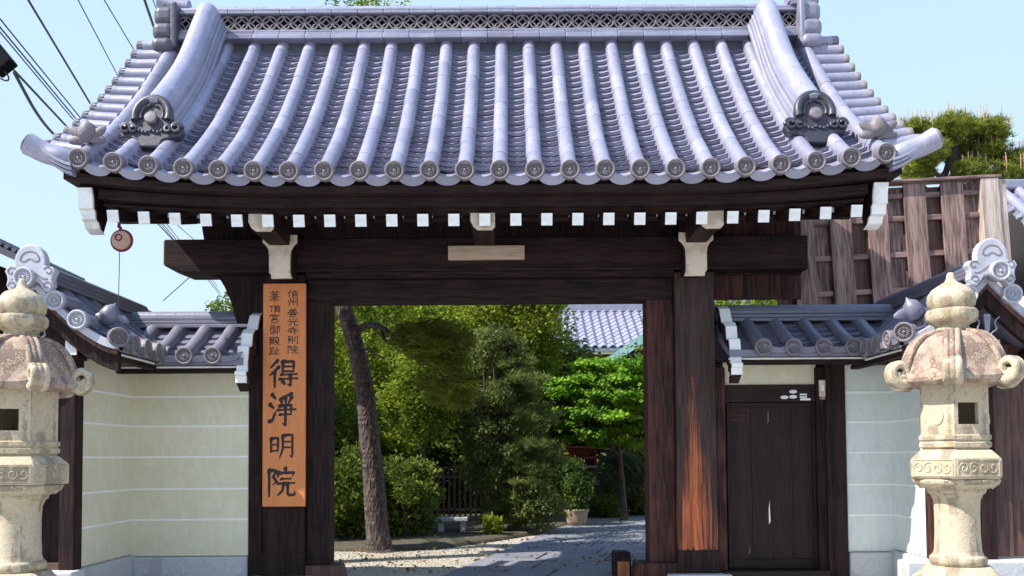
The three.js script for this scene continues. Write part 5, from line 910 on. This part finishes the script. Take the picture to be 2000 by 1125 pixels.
{
  const z = -8.2, p = S(1126, 1000, z), t = thing('plant_pot', 'round clay pot with a leafy plant beside the stone path', 'potted plant', V(p.x, 0, z));
  const g = lathe([[0, 0], [0.17, 0.0], [0.20, 0.10], [0.225, 0.26], [0.25, 0.30], [0.25, 0.335], [0.215, 0.335], [0.20, 0.28], [0, 0.27]], 24); g.translate(p.x, 0.01, z); part(t, 'pot', g, M.clay);
  const soil = new THREE.CircleGeometry(0.2, 20); soil.rotateX(-Math.PI / 2); soil.translate(p.x, 0.30, z); part(t, 'soil', boxUV(soil), M.soil);
  foliage(t, 'foliage', { c: V(p.x - 0.05, 0.78, z), r: V(0.28, 0.42, 0.28), clumps: 46, per: 16, cr: 0.12, geo: CL.small, cols: [[0.06, 0.12, 0.02], [0.17, 0.24, 0.05]], seed: 61 });
  part(t, 'stem', merge([0, 1, 2].map((i) => tube([V(p.x, 0.28, z), V(p.x + (i - 1) * 0.12, 0.9, z + 0.05)], 0.011, 5))), M.bark);
}
{
  const z = -11.8, a = S(1108, 914, z), b = S(1166, 872, z), t = thing('red_shelf', 'small red wooden stand with two shelves among the shrubs by the path', 'stand', V((a.x + b.x) / 2, 0, z));
  const h = b.y - a.y; for (const k of [0, 0.42, 0.92]) part(t, 'shelf', box(a.x, b.x, a.y + h * k, a.y + h * k + 0.05, z - 0.25, z + 0.15, 0.006, 'x'), k ? M.red : M.paleWood);
  for (const x of [a.x + 0.03, b.x - 0.03]) part(t, 'post', box(x - 0.03, x + 0.03, 0, b.y, z - 0.22, z - 0.16, 0.005), M.red);
  part(t, 'back_board', box(a.x, b.x, a.y, b.y, z - 0.25, z - 0.226, 0.004, 'x'), M.red);
  part(t, 'top_board', box(a.x - 0.2, a.x + 0.5, b.y + 0.14, b.y + 0.17, z - 0.3, z + 0.2, 0.005, 'x'), M.greyWood);
}
{
  const z = -11.2, p = S(1163, 955, z), t = thing('garden_lantern', 'small pale stone garden lantern half hidden behind the potted plant', 'stone lantern', V(p.x, 0, z)), L = (pts, n = 6) => { const g = lathe(pts, n); g.translate(p.x, 0, z); return g; };
  part(t, 'base', L([[0, 0.1], [0.2, 0.1], [0.22, 0], [0, 0]]), M.granite); part(t, 'shaft', L([[0.09, 0.42], [0.08, 0.25], [0.10, 0.1]], 14), M.granite); part(t, 'platform', L([[0, 0.52], [0.19, 0.52], [0.19, 0.46], [0.09, 0.41]]), M.granite);
  part(t, 'fire_box', merge([0, 1, 2, 3].map((i) => { const g = slab([[-0.11, 0.52], [0.11, 0.52], [0.11, 0.72], [-0.11, 0.72]], 0.03, { holes: [[[-0.05, 0.56], [0.05, 0.56], [0.05, 0.67], [-0.05, 0.67]]] }); g.translate(0, 0, 0.08); g.rotateY(i * Math.PI / 2 + 0.5); g.translate(p.x, 0, z); return g; })), M.granite);
  part(t, 'cap', L([[0, 0.90], [0.03, 0.87], [0.05, 0.84], [0.12, 0.80], [0.27, 0.73], [0.26, 0.70], [0, 0.71]]), M.graniteCap);
}
{
  // low picket fence in the garden
  const z = -9.0, a = S(838, 985, z), b = S(940, 985, z), top = S(890, 912, z).y, t = thing('picket_fence', 'low weathered picket fence behind the dark conifer', 'fence', V(a.x, 0, z)), n = 14, R = rng(64);
  for (let i = 0; i < n; i++) { const x = lerp(a.x - 0.35, b.x, i / (n - 1)); part(t, 'picket', box(x - 0.022, x + 0.022, 0.08, top + (R() - 0.5) * 0.06, z, z + 0.018, 0.004), M.redWood); }
  for (const y of [0.30, top - 0.2]) part(t, 'rail', box(a.x - 0.4, b.x + 0.05, y - 0.025, y + 0.025, z - 0.035, z - 0.002, 0.004, 'x'), M.greyWood);
}
{
  const z = -6.3, p = S(884, 1022, z), t = thing('garden_bench', 'low grey stone bench in the shade under the trees', 'bench', V(p.x, 0, z));
  part(t, 'seat', box(p.x - 0.30, p.x + 0.27, 0.26, 0.33, z - 0.14, z + 0.12, 0.01, 'x'), M.footing); for (const s of [-0.2, 0.18]) part(t, 'leg', box(p.x + s - 0.05, p.x + s + 0.05, 0, 0.26, z - 0.1, z + 0.08, 0.01), M.footing);
}
{
  // wooden stop for the gate leaf on the path
  const z = -0.32, a = S(1202, 1120, z), b = S(1238, 1080, z), t = thing('gate_stop', 'short dark wooden block with worn orange front on the threshold by the right jamb', 'gate stop', V((a.x + b.x) / 2, 0, z));
  const prof = [[0, 0], [0.42, 0], [0.42, b.y - 0.05], [0.36, b.y], [0.06, b.y + 0.01], [0, b.y - 0.06]];
  const g = slab(prof.map(([q, y]) => [q, y]), 0.17, { bevel: 0.012 }); g.rotateY(Math.PI / 2); g.translate(a.x, 0, z + 0.02); part(t, 'block', g, M.darkWood);
  part(t, 'worn_face', box(a.x + 0.02, a.x + 0.15, 0.0, b.y - 0.09, z + 0.022, z + 0.032, 0.004), std({ map: wood([0.20, 0.05, 0.018], [0.46, 0.17, 0.06]), roughness: 0.7 }), { label: 'worn orange front of the block' });
}
// ------------------------------------------------------------------ hall behind the garden
{
  const t = thing('temple_hall', 'temple hall with pale grey tiled roof behind the garden trees', 'building', V(4, 0, -23));
  const eA = at(1130, 680, -20.5).y, x0 = -2.5, x1 = 9.5, zr = -23.6, yr = eA + 1.75, ze = -20.5;
  part(t, 'wall', box(x0 + 1.5, x1 - 0.5, 0, eA - 0.1, -27, -22, 0), M.darkWood);
  part(t, 'eave_board', box(x0, x1, eA - 0.20, eA - 0.06, ze - 0.35, ze - 0.02, 0.01, 'x'), M.clay);
  part(t, 'roof_bed', loft([[V(x0, eA, ze), V(x1, eA, ze), V(x1, eA - 0.1, ze), V(x0, eA - 0.1, ze)], [V(x0, yr, zr), V(x1, yr, zr), V(x1, yr - 0.1, zr), V(x0, yr - 0.1, zr)], [V(x0, eA, 2 * zr - ze), V(x1, eA, 2 * zr - ze), V(x1, eA - 0.1, 2 * zr - ze), V(x0, eA - 0.1, 2 * zr - ze)]], { crease: 20 }), M.tileB);
  // waved tiles, one by one where the gateway shows them
  const tileG = (() => { const rings = []; for (let i = 0; i <= 8; i++) { const k = i / 8, x = lerp(-0.15, 0.15, k), y = 0.045 * Math.cos(k * 2 * Math.PI + 2.2) + (k > 0.72 ? 0.02 : 0); rings.push([V(x, y + 0.035, 0), V(x, y, 0), V(x, y - 0.02, -0.36), V(x, y + 0.0, -0.36)]); } return loft(rings, { crease: 40 }); })();
  const n = 11, dir = V(0, yr - eA, zr - ze), L = dir.length(); dir.normalize(); const nn = V(0, -dir.z, dir.y), R = rng(66), rest = [];
  for (let c = 0; c < 40; c++) for (let r = 0; r < n; r++) {
    const x = x0 + 0.15 + c * 0.3, p = V(x, eA, ze).addScaledVector(dir, r * L / n).addScaledVector(nn, 0.04), m = new THREE.Matrix4().makeBasis(V(1, 0, 0), nn, dir.clone().negate()).setPosition(p);
    if (c >= 10 && c < 28 && r < 9) part(t, 'roof_tile', tileG, [M.tileC, M.tileE, M.tile][Math.floor(R() * 3)], { matrix: m }); else rest.push(tileG.clone().applyMatrix4(m));
  }
  part(t, 'outer_roof_tiles', merge(rest), M.tileE, { kind: 'stuff' });
  part(t, 'ridge', box(x0, x1, yr - 0.05, yr + 0.45, zr - 0.2, zr + 0.2, 0.05, 'x'), M.tile);
}
{
  const z = -17, a = at(1172, 708, z), b = at(1272, 640, z), t = thing('porch', 'porch with pale green copper roof edge right of the maple', 'porch', V(b.x, 0, z)), k = (b.y - a.y) / (b.x - a.x), w = 2.4, apex = V(a.x + w, a.y + k * w, z);
  const edge = (s, th, z0, z1) => loft([[V(a.x - 0.1, a.y - 0.1 * k, z1), V(a.x - 0.1, a.y - 0.1 * k - th, z1), V(a.x - 0.1, a.y - 0.1 * k - th, z0), V(a.x - 0.1, a.y - 0.1 * k, z0)], [V(apex.x, apex.y, z1), V(apex.x, apex.y - th, z1), V(apex.x, apex.y - th, z0), V(apex.x, apex.y, z0)], [V(2 * apex.x - a.x, a.y, z1), V(2 * apex.x - a.x, a.y - th, z1), V(2 * apex.x - a.x, a.y - th, z0), V(2 * apex.x - a.x, a.y, z0)]].map((r) => r.reverse()), { crease: 15 });
  part(t, 'roof', edge(1, 0.30, z - 3.4, z), M.copper);
  for (let i = 0; i < 9; i++) { const q = i / 9, x = lerp(a.x, apex.x, q), y = lerp(a.y, apex.y, q); part(t, 'roof_seam', box(x - 0.015, x + 0.015, y - 0.26, y - 0.02, z - 0.01, z + 0.012, 0.003), M.copper); }
  part(t, 'gable', slab([[a.x + 0.3, a.y - 0.1], [2 * apex.x - a.x - 0.3, a.y - 0.1], [apex.x, apex.y - 0.3]], 0.1).translate(0, 0, z - 0.5), M.darkWood);
  for (const x of [a.x + 0.5, 2 * apex.x - a.x - 0.5]) part(t, 'post', box(x - 0.12, x + 0.12, 0, a.y, z - 0.6, z - 0.36, 0.01), M.darkWood);
  part(t, 'beam', box(a.x + 0.3, 2 * apex.x - a.x - 0.3, a.y - 0.45, a.y - 0.1, z - 0.6, z - 0.38, 0.01, 'x'), M.darkWood);
}
// ------------------------------------------------------------------ pruned pines beyond the fence
function padPine(label, x, z, y0, pads, seed) {
  const t = thing('pruned_pine', label, 'tree', V(x, 0, z), 'cloud-pruned pines beyond the fence'), R = rng(seed);
  const list = [tube([V(x + 0.2, 0, z), V(x - 0.1, y0 * 0.4, z), V(x + 0.1, y0 * 0.75, z), V(x, y0, z)], (s) => 0.17 * (1 - 0.55 * s), 10, { noise: 0.12 })];
  for (const p of pads) list.push(tube([V(x, y0 - 0.4 * R(), z), V((x + p.x) / 2, p.y - 0.35, z + (R() - 0.5) * 0.4), V(p.x, p.y - 0.1, p.z)], (s) => 0.07 * (1 - 0.6 * s), 7, { noise: 0.1 }));
  limbs(t, 'trunk', list);
  for (const [i, p] of pads.entries()) foliage(t, 'crown', { c: p, r: V(p.w, p.w * 0.42, p.w * 0.9), clumps: Math.round(95 * p.w / 0.6), per: 15, cr: 0.15, geo: CL.tuft, mat: NEEDLE, cols: GREEN.pine, seed: seed + i * 7, shell: 0.3 });
  const c = []; for (const p of pads) for (let i = 0; i < 16; i++) { const a = R() * 6.28, r = Math.sqrt(R()) * p.w, q = V(p.x + r * Math.cos(a), p.y + p.w * 0.34 * Math.sqrt(Math.max(0, 1 - r * r / p.w / p.w)), p.z + r * Math.sin(a)); c.push(tube([q, V(q.x + (R() - 0.5) * 0.04, q.y + 0.22 + 0.16 * R(), q.z)], 0.0085, 4, { steps: 1 })); }
  part(t, 'candles', merge(c), std({ color: lin(0.42, 0.27, 0.19), roughness: 0.9 }), { kind: 'stuff' });
}
{
  const z = -8, P = (u, v, w, dz = 0) => Object.assign(at(u, v, z + dz), { w });
  padPine('cloud-pruned pine with pale upright candles beyond the fence', at(1862, 400, z).x, z, at(1862, 270, z).y, [P(1792, 262, 0.40), P(1856, 252, 0.38, 0.3), P(1926, 258, 0.44), P(1812, 306, 0.34, 0.3), P(1868, 296, 0.34, -0.3), P(1932, 300, 0.28), P(1898, 336, 0.30, 0.3), P(1790, 344, 0.24)], 81);
  padPine('second cloud-pruned pine, cut off by the right edge of the picture', at(2010, 400, z).x, z, at(2000, 340, z).y, [P(1990, 322, 0.36), P(2030, 312, 0.45), P(1970, 346, 0.30, 0.2), P(2005, 350, 0.38)], 95);
}
{
  const R = rng(500), g = new THREE.IcosahedronGeometry(0.010, 0), m = new THREE.InstancedMesh(g, std({ color: 0xffffff, roughness: 1 }), 6000), q = new THREE.Matrix4(), c = new THREE.Color();
  for (let i = 0; i < 6000; i++) { const k = 0.5 + R(); q.compose(V(-4 + R() * 4.6, 0.005, -0.9 - R() * 3.2 - R() * 1.2), new THREE.Quaternion().setFromEuler(new THREE.Euler(R() * 6, R() * 6, R() * 6)), V(k, k * 0.6, k)); m.setMatrixAt(i, q); const t = 0.22 + 0.28 * R(); c.setRGB(t, t * 0.90, t * 0.74); m.setColorAt(i, c); }
  m.name = 'pebbles'; m.userData.kind = 'stuff'; scene.add(m); tag(m, 'loose pale gravel stones on the court inside the gate', 'gravel');
  const lg = leafCluster(1, 0.035, 0.001, 0.1, 7, 0.6), lm = new THREE.InstancedMesh(lg, LEAF, 900);
  for (let i = 0; i < 900; i++) { const z = -0.9 - R() * 9, k = 0.6 + 0.7 * R(); q.compose(V(-2.6 + R() * 5.2 - z * 0.1, (R() < 0.5 ? 0.034 : 0.03), z), new THREE.Quaternion().setFromEuler(new THREE.Euler((R() - 0.5) * 0.6, R() * 6, (R() - 0.5) * 0.6)), V(k, k, k)); lm.setMatrixAt(i, q); const t = R(); c.setRGB(0.12 + 0.16 * t, 0.08 + 0.08 * t, 0.03); lm.setColorAt(i, c); }
  lm.name = 'fallen_leaves'; lm.userData.kind = 'stuff'; scene.add(lm); tag(lm, 'dry brown leaves scattered over the paving and gravel inside the gate', 'fallen leaves');
}
// ------------------------------------------------------------------ shadows on, draw
scene.traverse((o) => { if (o.isMesh) { o.castShadow = true; o.receiveShadow = true; } });
renderer.render(scene, camera);
